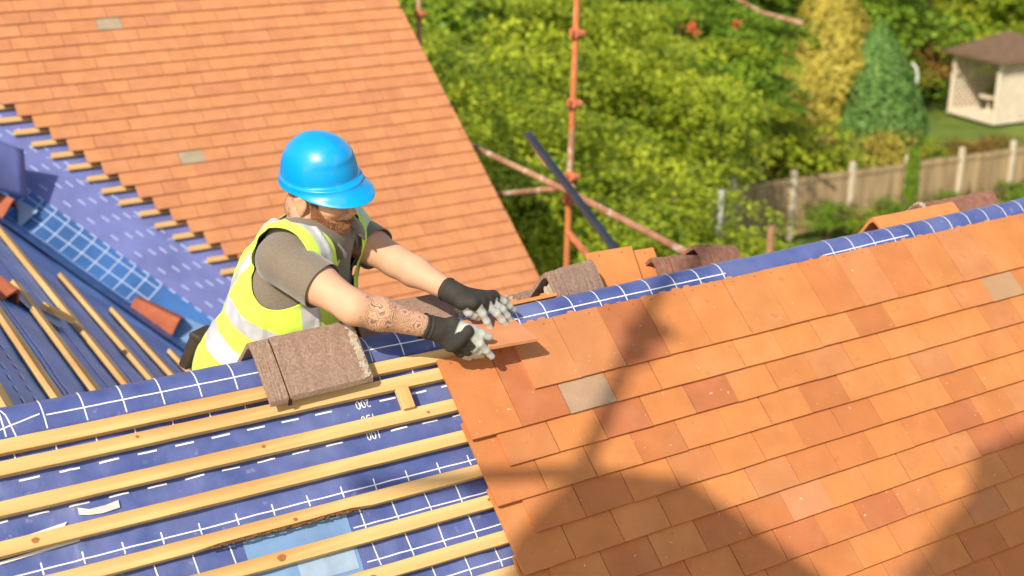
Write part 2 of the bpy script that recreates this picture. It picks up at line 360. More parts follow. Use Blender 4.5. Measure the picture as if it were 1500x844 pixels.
und = mb.build('roof_underlay', ['underlay', 'print'], None, smooth=True); adopt(und, house)
und['label'] = 'blue underlay of the near slope folded over the ridge, with white printed lines and figures'
# pale sheets taped under the battens
def patch(x1, x2, ta, tb, m, off, name='underlay_patch'):
    xs_ = np.linspace(x1, x2, 30); ts_ = np.linspace(ta, tb, 14)
    V, F = sheet(lambda x, t: mem(x + (t - ta) * 0.02, t, off), xs_, ts_, '', None, None)
    o = mobj(name, np.array([tuple(v) for v in V]), F, m, smooth=True); o.parent = und; o.matrix_parent_inverse = (house.matrix_basis.inverted() @ Matrix.Identity(4)).inverted() @ house.matrix_basis.inverted(); return o
def sub(o):
    o.parent = und; o.matrix_parent_inverse = Matrix.Identity(4); return o
p_ = patch(-0.945, -0.655, vs(3.6), vs(1.72), 'patch', 0.0022); sub(p_)
p_ = patch(-0.825, -0.665, vs(3.45), vs(2.55), 'patch2', 0.0036); sub(p_)
# white fleece corners of laps showing
def scrap(pts, off, name='underlay_lap', m='scrap', curl=0):
    P = [mem(a, b, off + c) for a, b, c in pts]; i = list(range(len(P)))
    o = mobj(name, np.array([tuple(v) for v in P]), [tuple(i)], m); s = o.modifiers.new('s', 'SOLIDIFY'); s.thickness = .0008
    return sub(o)
scrap([(-1.545, vs(.72), 0), (-1.36, vs(.52), 0), (-1.345, vs(.36), 0), (-1.42, vs(.44), 0), (-1.56, vs(.56), 0)], .004)
scrap([(-1.315, vs(.28), .001), (-1.29, vs(.34), .001), (-1.26, vs(.37), .001), (-1.215, vs(.34), .002), (-1.215, vs(.15), .004), (-1.25, vs(.22), .012), (-1.29, vs(.22), .01), (-1.315, vs(.1), .003)], .004)
scrap([(-1.53, vs(1.02), 0), (-1.44, vs(.97), 0), (-1.33, vs(.93), 0), (-1.33, vs(.86), 0), (-1.44, vs(.9), 0), (-1.53, vs(.95), 0)], .003)
# curled end of the sheet at the far left of the ridge
V = []; nx_, ny_ = 12, 12
for j in range(ny_):
    for i in range(nx_):
        a = i / (nx_ - 1); b = j / (ny_ - 1)
        q = mem(-1.475 - .10 * a - .03 * b * a, vs(-1.9) + .105 * b, 0.006 + 0.03 * math.sin(a * 2.2) * (0.4 + b)); V.append(tuple(q))
F = [(j * nx_ + i, j * nx_ + i + 1, (j + 1) * nx_ + i + 1, (j + 1) * nx_ + i) for j in range(ny_ - 1) for i in range(nx_ - 1)]
o = mobj('underlay_end_curl', np.array(V), F, 'scrap', smooth=True); sub(o); o.modifiers.new('s', 'SOLIDIFY').thickness = .001

# ---- battens
def batten(p0, p1, wd, th, nrm, parent, name='batten', seed=0, knots=(), bark=None, mat_='wood'):
    """p0,p1: middle of the underside; local X runs along the timber"""
    p0, p1, nrm = Vector(p0), Vector(p1), Vector(nrm).normalized(); L = (p1 - p0).length; X = (p1 - p0).normalized(); Y = nrm.cross(X).normalized(); Z = X.cross(Y)
    n = max(2, int(L / .06)); V = []; F = []; M = []
    for k in range(n + 1):
        x = L * k / n; b = 0.0012 * mnoise.noise(Vector((x * 3, seed, 0))); c = 0.0009 * mnoise.noise(Vector((x * 14, seed, 5))); h = .0006 * mnoise.noise(Vector((x * 9, seed, 9)))
        e = bark(x) if bark else 0
        V += [(x, -wd / 2 + b + c + e, 0), (x, wd / 2 + b, 0), (x, wd / 2 + b - c, th + h), (x, -wd / 2 + b + c + e * 1.4, th + h)]
    for k in range(n):
        i = 4 * k
        for a, bb in ((0, 1), (1, 2), (2, 3), (3, 0)):
            F.append((i + a, i + bb, i + 4 + bb, i + 4 + a)); M.append(0)
    F += [(3, 2, 1, 0), (4 * n, 4 * n + 1, 4 * n + 2, 4 * n + 3)]; M += [0, 0]
    for (kx, ky, kr) in knots:
        i = len(V); ns = 14
        for q in range(ns):
            t = 2 * math.pi * q / ns; V.append((kx + kr * 1.25 * math.cos(t) * (1 + .15 * math.sin(3 * t)), ky + kr * math.sin(t), th + .0011))
        F.append(tuple(range(i, i + ns))); M.append(1)
    me = bpy.data.meshes.new(name); me.from_pydata(V, [], F); me.materials.append(MT[mat_]); me.materials.append(MT['knot'])
    me.polygons.foreach_set('material_index', M); me.update()
    # flip if needed
    bm = bmesh.new(); bm.from_mesh(me); bmesh.ops.recalc_face_normals(bm, faces=[f for f in bm.faces if f.material_index == 0])
    for f in bm.faces:
        if f.material_index == 1 and f.normal.z < 0: f.normal_flip()
    bm.to_mesh(me); bm.free()
    o = bpy.data.objects.new(name, me); o.matrix_world = Matrix.Translation(p0) @ Matrix((X, Y, Z)).transposed().to_4x4(); put(o)
    bevel(o, 0.0011)
    if parent is not None:
        mw = o.matrix_world.copy(); o.parent = parent; o.matrix_parent_inverse = Matrix.Translation(-Vector(house.location)) if parent is not house else Matrix.Translation(-Vector(house.location))
        o.matrix_basis = mw
    return o
def fix_sub(o): o.matrix_parent_inverse = Matrix.Identity(4) if o.parent in (und,) else o.matrix_parent_inverse
und.matrix_parent_inverse = Matrix.Translation(-Vector(house.location))
nF = FP(0, 0, 1)
bv = [-1.79, -1.24, -0.25, 0.72, 1.79, 2.71, 3.78, 4.76, 5.75, 6.75]
knots = {0: [], 1: [(.62, .006, .004)], 2: [(.93, .004, .005), (1.42, -.006, .004)], 3: [(.317, .0, .0075), (1.9, .003, .004)], 4: [(.2, .002, .004), (.95, -.004, .005)], 5: [(.883, .0, .0095), (1.5, .004, .004)], 6: [(1.1, -.008, .009), (.5, .003, .005)]}
for k, v in enumerate(bv):
    xr = 2.4
    xl = -1.75
    a = FP(xl, vs(v) + slant(xl), -0.067); b = FP(xr, vs(v) + slant(xr), -0.067)
    L2_ = batten(FP(-3.05, vs(v) + slant(-2), -0.067), FP(-1.752, vs(v) + slant(-2), -0.067), 0.0365, 0.025, nF, und, seed=k * 2.3 + 40); L2_.matrix_parent_inverse = Matrix.Identity(4)
    # slanted run on the left, straight under the tiles
    brk = None
    if k == 4: brk = lambda x: 0.0 if not (.72 < x < 1.12) else 0.004 + 0.004 * mnoise.noise(Vector((x * 60, 3, 3)))
    m_ = FP(-0.25, vs(v), -0.067); 
    o = batten(a, m_ + (m_ - a).normalized() * 0.1, 0.0365, 0.025, nF, und, seed=k * 3.1, knots=knots.get(k, []), bark=brk); o.matrix_parent_inverse = Matrix.Identity(4)
    if k == 4:
        # strip of bark left along the lower edge
        mbk = MB()
        for q in range(46):
            x = .72 + .4 * q / 45; h = .003 + .004 * random.random()
            mbk.box((x, -.0185 + random.uniform(-.002, .001), .019 + random.uniform(-.006, .004)), (.013, h, random.uniform(.004, .011)), rot=Matrix.Rotation(random.uniform(-.3, .3), 3, 'Z'))
        ob = mbk.build('bark_edge', ['bark']); ob.parent = o; 
# battens on the far side of the ridge
for v in (0.12, 0.32, 0.52, 0.72, 0.92):
    q = FP(0, RS + RR, RN - RR - v)
    o = batten((-1.0, q.y, q.z), (3.4, q.y, q.z), 0.038, 0.025, (0, SU, CU), und, seed=v * 7); o.matrix_parent_inverse = Matrix.Identity(4)

# ---- tiles
PAL = [(0.575, 0.232, 0.077), (0.59, 0.243, 0.083), (0.56, 0.220, 0.073), (0.575, 0.228, 0.075), (0.53, 0.200, 0.068), (0.54, 0.212, 0.081), (0.585, 0.236, 0.074), (0.50, 0.184, 0.066), (0.545, 0.225, 0.092)]
def tilecol(r=None):
    c = random.choice(PAL); f = random.uniform(.95, 1.04); 
    if random.random() < (r or .10): c = (0.47, 0.165, 0.068)
    return tuple(q * f for q in c)
def add_tile(mb, P, x, s, wd, L=0.265, th=0.0115, col=None, drop=0.0305, jit=1, camber=0.0012, holes=False, g=0.0013):
    """P(x,s,n) maps roof coordinates; s = lower edge"""
    col = col or tilecol()
    j1, j2, j3 = (random.uniform(-.0009, .0009) * jit for _ in range(3)); nt_ = random.uniform(0, .0012) * jit
    r = random.uniform(-.0018, .0018) * jit
    def q(u, v, z):
        return P(x + g + (wd - 2 * g) * u + r * (v - .5) + j1, s + L * v + j2 + r * (u - .5), -drop * v + z + nt_ + j3 * .5 * (u - .5) * 2 - camber * (4 * (v - .5) ** 2 - 1) * .5 * 0)
    mb.quadbox([q(0, 0, -th), q(1, 0, -th), q(1, 1, -th), q(0, 1, -th), q(0, 0, 0), q(1, 0, 0), q(1, 1, 0), q(0, 1, 0)], 0, col)
    if holes:
        for u in (.22, .78):
            c = [(u + .013 * math.cos(t), 0.925 + .009 * math.sin(t)) for t in np.linspace(0, 2 * math.pi, 9)[:-1]]
            mb.poly([q(a, b, 0.0005) for a, b in c], 1, (1, 1, 1))
        # broken nib ends along the head
        for u in (random.uniform(.1, .25), random.uniform(.4, .6), random.uniform(.75, .9)):
            w2 = random.uniform(.03, .10); h = random.choice((.001, .002, .004, .007)) * random.uniform(.7, 1.2)
            mb.quadbox([q(u - w2, 1.0, -.011), q(u + w2, 1.0, -.011), q(u + w2 * .7, 1.0 + h / L, -.011), q(u - w2 * .8, 1.0 + h / L, -.011),
                        q(u - w2, 1.0, -.001), q(u + w2, 1.0, -.001), q(u + w2 * .7, 1.0 + h / L, -.002), q(u - w2 * .8, 1.0 + h / L, -.002)], 0, tuple(c * 1.12 for c in col))
ft = MB()
special = {(1, 0.5): (0.42, 0.285, 0.19), (1, 11.5): (0.44, 0.27, 0.15), (6, 4): (0.58, 0.25, 0.12)}
for r in range(0, 19):
    start = 0.0 if r == 0 else (-1.5 if r % 2 else -1.0)
    u = start
    while u < 22:
        L = 0.216 if r == 0 else 0.265
        add_tile(ft, FP, u * TW, vs(r), TW, L=L, drop=0.0305 * L / .265 if r else .0275, col=special.get((r, u)), holes=(r == 0 or (r == 1 and u < 0)))
        u += 1
o = ft.build('roof_tiles', ['tile', 'hole'], None, bev=0.0012, tone=True); adopt(o, house); o['label'] = 'new plain clay tiles laid in courses on the near slope'
# ---- far main slope
bt = MB(); 
for k in range(-32, 34):
    xk = B0.x + .5 * k * TW; x = xk
    y = BP(0, -k * G, 0).y; xe = verge(y)
    while x < xe:
        wd = min(TW, xe - x)
        if wd > .03:
            c = None
            if (k, round((x - xk) / TW)) in ((-8, 7), (3, 3)): c = (.40, .33, .22)
            add_tile(bt, BP, x, -k * G, wd, col=c or tuple((a + b) / 2 for a, b in zip(tilecol(.09), (.62, .295, .15))), jit=1.3, g=.0010)
        x += TW
o = bt.build('roof_tiles', ['tile', 'hole'], None, bev=0.0012, tone=True); adopt(o, house); o['label'] = 'new plain clay tiles laid on the far main slope, ending in steps along the valley'
def Bsheet(x, t, off=0):
    return BP(x, t, -0.072 + off + .003 * mnoise.noise(Vector((x * 6, t * 8, 2))))
def valley_x(y): return (4.856 - y) / .896
# far slope underlay as a trimmed grid
mbB = MB(); 
tvals = np.arange(-3.3, 3.6, 0.06)
rows = []
for t in tvals:
    y = Bsheet(0, t).y; xl = max(-3.0, valley_x(y)); xr = verge(y) - .02
    if xl < xr: rows.append([Bsheet(xl + (xr - xl) * i / 60, t) for i in range(61)])
for r_ in rows: mbB.V += r_
for j in range(len(rows) - 1):
    for i in range(60): mbB.F.append((j * 61 + i, j * 61 + i + 1, (j + 1) * 61 + i + 1, (j + 1) * 61 + i)); mbB.M.append(0)
bpath = lambda pts, wd, m=1: path(Bsheet, pts, wd, m=m, mb=mbB, off=.003, step=.05)
for k in range(-10, 22):
    xs0 = B0.x + .5 * k * TW
    t = -k * G
    bpath([(xs0 - .14, t + .012), (xs0 + .05, t + .012)], .006)
    for dx in (-.10, -.04): bpath([(xs0 + dx, t - .0), (xs0 + dx, t + .03)], .006)
# dashes running beside the valley
for row in (0.36, 0.45, 0.52, 0.59, 0.66):
    for k in range(0, 34):
        y = 5.9 - .1 * k; xv = valley_x(y) + row; t = (y - B0.y) / CU
        bpath([(xv, t), (xv + .036, t - .032 / CU)], .009)
undB = mbB.build('roof_underlay', ['lilac', 'print_bg'], None, smooth=True); adopt(undB, house); undB['label'] = 'lilac blue underlay showing between the valley and the stepped tiles'
for k in range(-12, 24):
    xs0 = B0.x + .5 * k * TW; s = -k * G + 0.008
    a = BP(xs0 - .115 + random.uniform(-.015, .015), s, -0.062); b = BP(xs0 + .5, s, -0.062)
    o = batten(a, b, 0.036, 0.021, nF, undB, seed=k); o.matrix_parent_inverse = Matrix.Identity(4)
undB.matrix_parent_inverse = Matrix.Translation(-Vector(house.location))
# verge trim
mbv = MB()
ys = np.linspace(3.0, 9.0, 25)
for a, b in zip(ys[:-1], ys[1:]):
    sa, sb = (a - B0.y) / CU, (b - B0.y) / CU; xa, xb = verge(a), verge(b)
    mbv.quadbox([BP(xa - .04, sa, -.2), BP(xa - .012, sa, -.2), BP(xb - .012, sb, -.2), BP(xb - .04, sb, -.2), BP(xa - .04, sa, -.03), BP(xa - .012, sa, -.03), BP(xb - .012, sb, -.03), BP(xb - .04, sb, -.03)])
o = mbv.build('bargeboard', ['white_wood']); adopt(o, house)

# ---- side slope (runs across, drops to the right into the valley)
mbC = MB()
def Csheet(x, y, off=0): return CPt(x, y, off + .006 * mnoise.noise(Vector((x * 5, y * 3, 7))) + .003 * mnoise.noise(Vector((x * 14, y * 9, 3))))
xsC = np.arange(-3.2, 1.8, 0.04); rows = []
for x in xsC:
    ya = max(0.32, 1.661 + .896 * x)
    yb = 4.856 - .896 * x
    if ya < yb: rows.append([Csheet(x, ya + (yb - ya) * i / 60) for i in range(61)])
for r_ in rows: mbC.V += r_
for j in range(len(rows) - 1):
    for i in range(60): mbC.F.append((j * 61 + i, (j + 1) * 61 + i, (j + 1) * 61 + i + 1, j * 61 + i + 1)); mbC.M.append(0)
cpath = lambda pts, wd, m=1: path(Csheet, pts, wd, m=m, mb=mbC, off=.003, step=.05)
DX = .225
for k in range(-2, 6):
    xa = -1.145 + DX * k
    ylim = 4.856 - .896 * xa - .55
    if k == -1:
        for dx in (.05, .105, .16):
            y = .4
            while y < 3.0: cpath([(xa + dx, y), (xa + dx, y + .05)], .008); y += .1
    elif k >= 0:
        for dx in ((.07, .13) if k % 2 else (.08, .105)):
            cpath([(xa + dx, 1.661 + .896 * xa + .1), (xa + dx, ylim)], .007)
for off_ in ():
    for k in range(0, 40):
        y = 5.6 - .1 * k; xv = valley_x(y) - off_
        cpath([(xv, y - .3), (xv + .05, y - .34)], .010)
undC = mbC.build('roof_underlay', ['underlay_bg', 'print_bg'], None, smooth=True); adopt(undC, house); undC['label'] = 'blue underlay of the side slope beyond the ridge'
undC.matrix_parent_inverse = Matrix.Translation(-Vector(house.location))
ends = {-2: 2.6, -1: 3.2, 0: 3.6, 1: 2.9, 2: 4.9, 3: 4.10, 4: 3.98, 5: 3.72}
for k, ye in ends.items():
    x = -1.145 + DX * k; ya = max(.42, 1.661 + .896 * x + .06)
    o = batten(CPt(x, ya, .006), CPt(x, ye, .006), .042, .026, (CS, 0, CC), undC, seed=k + 50); o.matrix_parent_inverse = Matrix.Identity(4)
# printed valley sheet, rounded; its deep blue and upper edge paint the shade
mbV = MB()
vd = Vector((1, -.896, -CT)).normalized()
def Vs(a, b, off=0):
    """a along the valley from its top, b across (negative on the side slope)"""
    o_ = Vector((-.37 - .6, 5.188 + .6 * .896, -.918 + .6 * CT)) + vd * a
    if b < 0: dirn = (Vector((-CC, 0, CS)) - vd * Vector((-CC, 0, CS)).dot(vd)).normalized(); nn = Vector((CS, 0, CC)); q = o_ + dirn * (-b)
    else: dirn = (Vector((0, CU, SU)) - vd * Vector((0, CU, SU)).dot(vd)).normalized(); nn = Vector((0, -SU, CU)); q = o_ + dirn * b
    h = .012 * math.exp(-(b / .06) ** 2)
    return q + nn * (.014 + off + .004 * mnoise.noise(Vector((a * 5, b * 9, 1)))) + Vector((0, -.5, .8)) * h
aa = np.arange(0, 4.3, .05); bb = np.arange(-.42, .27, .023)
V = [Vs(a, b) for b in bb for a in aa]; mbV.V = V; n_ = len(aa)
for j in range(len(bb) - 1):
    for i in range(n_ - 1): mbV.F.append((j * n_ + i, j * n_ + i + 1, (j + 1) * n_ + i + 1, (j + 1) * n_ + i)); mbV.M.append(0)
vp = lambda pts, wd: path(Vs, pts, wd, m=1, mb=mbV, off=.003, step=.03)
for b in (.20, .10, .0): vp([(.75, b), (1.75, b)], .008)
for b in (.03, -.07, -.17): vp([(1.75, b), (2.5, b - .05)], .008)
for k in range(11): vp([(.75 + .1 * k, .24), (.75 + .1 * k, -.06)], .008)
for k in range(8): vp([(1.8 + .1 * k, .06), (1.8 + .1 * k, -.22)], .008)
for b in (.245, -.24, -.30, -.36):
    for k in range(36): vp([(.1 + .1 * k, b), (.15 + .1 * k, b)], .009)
o = mbV.build('valley_shade_underlay', ['valley_shade', 'print_bg', 'lilac'], None, smooth=True); adopt(o, house)
# loose flap hanging down from the far slope at the left
fl = MB()
A_ = [Vector((-.80, 5.34, -.15)), Vector((-.34, 5.32, -.38)), Vector((-.375, 5.22, -.66)), Vector((-.80, 5.0, -.45))]
V = []
for j in range(9):
    for i in range(9):
        u_, v_ = i / 8, j / 8; q = A_[0].lerp(A_[1], u_).lerp(A_[3].lerp(A_[2], u_), v_); V.append(tuple(q + Vector((-.2, -.8, .5)) * .02 * math.sin(u_ * 5)))
F = [(j * 9 + i, j * 9 + i + 1, (j + 1) * 9 + i + 1, (j + 1) * 9 + i) for j in range(8) for i in range(8)]
o = mobj('underlay_flap', np.array(V), F, 'lilac', smooth=True); adopt(o, house); o.modifiers.new('s', 'SOLIDIFY').thickness = .002
# small pale offcuts and light blue sheets on the valley
def csheet(pts, m, name, off=.03, th=.0015):
    P = np.array([tuple(CPt(x, y, off)) for x, y in pts]); o = mobj(name, P, [tuple(range(len(P)))], m); o.modifiers.new('s', 'SOLIDIFY').thickness = th; return o

# ---- walls under the roofs
def prism(mb, pts, z0): 
    n = len(pts); i = len(mb.V); mb.V += [(p[0], p[1], p[2]) for p in pts] + [(p[0], p[1], z0) for p in pts]
    for k in range(n): mb.F.append((i + k, i + (k + 1) % n, i + n + (k + 1) % n, i + n + k)); mb.M.append(0)
wl = MB()
prism(wl, [(-3, -1.2, -1.35), (3.85, -1.2, -1.35), (3.85, .25, .02), (3.85, 1.4, -1.1), (2.4, 3.2, -2.95), (2.5, 3.3, -2.9), (2.55, 5.8, -.35), (2.1, 8.4, 2.25), (-3, 8.4, 2.25), (-3, 5.9, -.4), (-3, 2, 1.2), (-3, .2, 0)], -8.0)
o = wl.build('wall', ['brick']); adopt(o, house)
gw = MB(); gw.quadbox([(-3.15, .27, -1.0), (-1.55, .27, -1.0), (-1.55, .36, -1.0), (-3.15, .36, -1.0), (-3.15, .27, 1.585), (-1.55, .27, .13), (-1.55, .36, .13), (-3.15, .36, 1.585)]); o = gw.build('gable_wall', ['brick']); adopt(o, house)
fb = MB(); fb.box((.9, -1.42, -1.5), (6.2, .03, .2)); o = fb.build('fascia', ['white_wood']); adopt(o, house)

# ------------------------------------------------------------------ loose roofing pieces
def ridge_tile(name, L, wing, th, mats, collar=0.055, apex=90, mortar_at=None, seed=0, inner=True):
    """inverted V tile, local X along its length, apex up at z=0"""
    root = empty(name); h = R(apex / 2); rr = random.Random(seed)
    def prof(off):
        pts = []
        # outer profile points from left foot over the rounded apex to right foot
        for sgn in (-1,):
            pts.append((-math.sin(h) * wing, -math.cos(h) * wing))
            pts.append((-math.sin(h) * wing * .5, -math.cos(h) * wing * .5 + .0))
            pts.append((-math.sin(h) * .030, -math.cos(h) * .030))
        pts += [(-math.sin(h) * .016, -math.cos(h) * .020 - .001), (0, -math.cos(h) * .0135), (math.sin(h) * .016, -math.cos(h) * .020 - .001)]
        pts += [(math.sin(h) * .030, -math.cos(h) * .030), (math.sin(h) * wing * .5, -math.cos(h) * wing * .5), (math.sin(h) * wing, -math.cos(h) * wing)]
        return [(y, z + off) for y, z in pts]
    def shell(x1, x2, lift, nm, m):
        n = 14; V = []; F = []
        pr = prof(lift); pi_ = [(y * (1 - .0), z - th * 1.35) for y, z in prof(lift)]
        for k in range(n + 1):
            x = x1 + (x2 - x1) * k / n
            for (y, z) in pr: V.append((x, y + .0008 * rr.uniform(-1, 1), z + .0010 * rr.uniform(-1, 1)))
            for (y, z) in pi_: V.append((x, y * .985, z))
        q = len(pr); s = 2 * q
        for k in range(n):
            for i in range(q - 1):
                F.append((k * s + i, (k + 1) * s + i, (k + 1) * s + i + 1, k * s + i + 1)); F.append((k * s + q + i, k * s + q + i + 1, (k + 1) * s + q + i + 1, (k + 1) * s + q + i))
            F.append((k * s, k * s + q, (k + 1) * s + q, (k + 1) * s)); F.append((k * s + q - 1, (k + 1) * s + q - 1, (k + 1) * s + 2 * q - 1, k * s + 2 * q - 1))
        for k in (0, n):
            for i in range(q - 1):
                f = (k * s + i, k * s + i + 1, k * s + q + i + 1, k * s + q + i); F.append(f if k == 0 else f[::-1])
        o = mobj(nm, np.array(V), F, m, root, smooth=False)
        bm = bmesh.new(); bm.from_mesh(o.data); bmesh.ops.recalc_face_normals(bm, faces=bm.faces); bm.to_mesh(o.data); bm.free()
        bevel(o, .002, 2, 50); return o
    if collar:
        shell(-L / 2, -L / 2 + collar, .002, 'collar', mats[0]); shell(-L / 2 + collar + .004, L / 2, .0045, 'body', mats[0])
        shell(-L / 2 + collar - .004, -L / 2 + collar + .008, -.006, 'rebate', 'hole')
    else: shell(-L / 2, L / 2, 0, 'body', mats[0])
    if mortar_at is not None:
        mbm = MB()
        for sg in (-1, 1):
            N_ = 34
            for k in range(N_):
                t = .04 + .94 * k / (N_ - 1); y = sg * math.sin(h) * wing * t; z = -math.cos(h) * wing * t + .006 * 0 - (.008 if t < .1 else 0) + .0045
                rotm = Matrix.Rotation(-sg * (math.pi / 2 - h), 3, 'X') @ Matrix.Rotation(rr.uniform(-.3, .3), 3, 'Z')
                mbm.box((mortar_at + rr.uniform(-.004, .004), y, z + .0012), (rr.uniform(.012, .024), .0075, rr.uniform(.003, .007)), rot=rotm)
        mo = mbm.build('mortar', ['mortar'], root, bev=.001)
    return root
def mortar_lump(root, c, r, seed):
    V = []; F = []; bm = bmesh.new(); bmesh.ops.create_icosphere(bm, subdivisions=4, radius=1)
    for v in bm.verts:
        p = v.co.copy(); k = 1 + .35 * mnoise.noise(p * 2.3 + Vector((seed, 0, 0))) + .15 * mnoise.noise(p * 7 + Vector((seed, 3, 0))); v.co = Vector((c[0] + p.x * r[0] * k, c[1] + p.y * r[1] * k, c[2] + p.z * r[2] * k))
    me = bpy.data.meshes.new('mortar_filling'); bm.to_mesh(me); bm.free(); me.materials.append(MT['mortar']); me.polygons.foreach_set('use_smooth', np.ones(len(me.polygons), bool))
    o = bpy.data.objects.new('mortar_filling', me); put(o, root); return o
rdt = ridge_tile('ridge_tile', 0.308, 0.190, .013, ['oldridge', 'oldridge_inner'], .055, mortar_at=.138, seed=1)
rdt.location = (-.628, .327 * CU + .002, .327 * SU + .004); rdt.rotation_euler = (0, R(-.4), R(.8))
tag(rdt, "weathered brown ridge tile with a mortar strip, straddling the ridge in front of the roofer", "ridge tile", "old brown ridge tiles along the roof ridge")
GR = 'old brown ridge tiles along the roof ridge'
def place(o, loc, rot): o.location = loc; o.rotation_euler = tuple(R(a) for a in rot); return o
# behind the forearms
a = ridge_tile('ridge_tile', 0.34, 0.17, .013, ['oldridge', 'oldridge_inner'], .0, mortar_at=.15, seed=2)
place(a, (-.215, .40, .205), (0, -1, -7)); tag(a, 'brown ridge tile with a pale mortar edge lying behind the tattooed forearm', 'ridge tile', GR)
a = ridge_tile('ridge_tile', 0.30, 0.15, .013, ['brown', 'oldridge_inner'], .0, seed=3)
place(a, (.055, .47, .115), (0, 3, 24)); tag(a, 'brown ridge tile half hidden behind the far glove', 'ridge tile', GR)
a = ridge_tile('ridge_tile', 0.22, 0.16, .013, ['redridge', 'oldridge_inner'], .0, seed=13)
place(a, (-.43, .43, .13), (0, -4, 62)); tag(a, 'reddish ridge tile standing between the vest and the ridge', 'ridge tile', GR)
# end-on tile with mortar inside
a = ridge_tile('ridge_tile', 0.21, 0.175, .014, ['oldridge', 'oldridge_inner'], .052, apex=72, seed=4)
place(a, (.395, .42, .195), (0, 1, 10)); mortar_lump(a, (-.055, .0, -.10), (.04, .032, .055), 3)
tag(a, 'brown ridge tile seen end on with a lump of mortar inside its arch', 'ridge tile', GR)
a = ridge_tile('ridge_tile', 0.14, 0.10, .014, ['oldridge', 'oldridge_inner'], .0, apex=80, seed=5)
place(a, (.255, .50, .105), (0, 0, 8)); mortar_lump(a, (-.05, 0, -.05), (.03, .03, .035), 9); tag(a, 'short broken ridge tile lying left of the one filled with mortar', 'ridge tile', GR)
a = ridge_tile('ridge_tile', 0.24, 0.17, .014, ['brown', 'oldridge_inner'], .06, seed=6)
place(a, (.90, .46, .130), (0, 6, -6)); tag(a, 'pinkish brown ridge tile right of the two loose orange tiles', 'ridge tile', GR)
a = ridge_tile('ridge_tile', 0.20, 0.15, .014, ['brown', 'oldridge_inner'], .05, seed=7)
place(a, (1.06, .47, .140), (0, 12, 3)); tag(a, 'brown ridge tile sloping down towards the bare end of the ridge roll', 'ridge tile', GR)
a = ridge_tile('ridge_tile', 0.42, 0.17, .014, ['redridge', 'oldridge_inner'], .0, seed=8)
place(a, (2.06, .47, .125), (-8, -1, -3)); a.children[0].data.materials[0] = MT['tile_loose']
tag(a, 'smooth orange ridge tile lying behind the ridge roll in front of the garden fence', 'ridge tile')
a = ridge_tile('ridge_tile', 0.42, 0.17, .014, ['brown', 'oldridge_inner'], .05, seed=9, mortar_at=-.19)
place(a, (2.36, .52, .115), (0, 0, -3)); tag(a, 'dark brown ridge tile at the far right behind the ridge roll', 'ridge tile', GR)
# red ridge tiles waiting on the side slope
def on_c(x, y, n): return CPt(x, y, n)
GRR = 'red ridge tiles set out in the valley'
def redtile(loc, yaw, roll, lab, L=.26):
    a = ridge_tile('ridge_tile', L, .165, .014, ['redridge', 'oldridge_inner'], .0, apex=88, seed=int(abs(loc[0] * 100)))
    a.location = loc; a.rotation_euler = (R(roll[0]), R(roll[1]), R(yaw)); tag(a, lab, 'ridge tile', GRR); return a
def lie(o, loc, X, Z):
    X = Vector(X).normalized(); Z = Vector(Z); Y = Z.cross(X).normalized(); Z = X.cross(Y); o.rotation_euler = Matrix((X, Y, Z)).transposed().to_euler(); o.location = loc
UPV = (Vector((CS, 0, CC)) + Vector((0, -SU, CU))).normalized()
t_ = redtile((0, 0, 0), 0, (0, 0), 'red ridge tile lying in the valley left of the roofer', .30); lie(t_, Vector((.17, 4.62, -1.33)) + UPV * .05, (.70, -.50, -.42), (.12, -.60, .78))
t_ = redtile((.1, 0, 0), 0, (0, 0), 'red ridge tile at the frame edge beside the hanging underlay flap', .30); lie(t_, Vector((-.60, 5.24, -.62)) + UPV * .07, (.70, -.50, -.42), UPV)
t_ = redtile((.2, 0, 0), 0, (0, 0), 'small red ridge tile resting on a side slope batten at the frame edge', .20); lie(t_, CPt(-1.06, 2.55, .075), (.5, -.7, -.4), (CS, 0, CC))
def flat_w(name, P, m, lab, cat, grp=None):
    P = [Vector(q) + Vector((0, -SU, CU)) * .004 for q in P]; c = sum(P, Vector()) / len(P)
    o = mobj(name, np.array([tuple(q - c) for q in P]), [tuple(range(len(P)))], m, loc=c); o.modifiers.new('s', 'SOLIDIFY').thickness = .0015; tag(o, lab, cat, grp); return o
def flat_c(name, pts, m, lab, cat, off=.02, grp=None): return flat_w(name, [CPt(x, y, off) for x, y in pts], m, lab, cat, grp)
GS = 'pale blue underlay offcuts on the side slope'
flat_w('underlay_offcut', [(0.337, 4.672, -1.392), (0.473, 4.598, -1.468), (0.394, 4.496, -1.572), (0.277, 4.527, -1.54), (0.274, 4.604, -1.462)], 'patch', 'square pale blue underlay offcut beside the red ridge tile in the valley', 'offcut', GS)
flat_w('underlay_offcut', [(-0.408, 5.347, -0.697), (-0.31, 5.273, -0.772), (-0.453, 5.201, -0.845)], 'patch2', 'pale triangular underlay offcut below the hanging flap', 'offcut', GS)
flat_c('underlay_offcut', [(-.99, 2.65), (-.86, 2.89), (-.80, 2.73), (-.80, 2.5), (-.86, 2.42), (-.97, 2.50)], 'patch', 'curved pale blue strip of underlay between two side slope battens', 'offcut', .02, GS)
flat_c('underlay_offcut', [(-.25, 3.32), (-.17, 3.37), (-.18, 3.07), (-.23, 2.80), (-.245, 3.01)], 'patch', 'narrow pale blue strip of underlay near the last side slope batten', 'offcut', .02, GS)
bo = batten(CPt(-.885, 2.58, .034), CPt(-.765, 2.64, .034), .045, .025, (CS, 0, CC), None, name='batten_offcut', seed=4)
tag(bo, 'short batten offcut lying across a batten of the side slope', 'offcut')
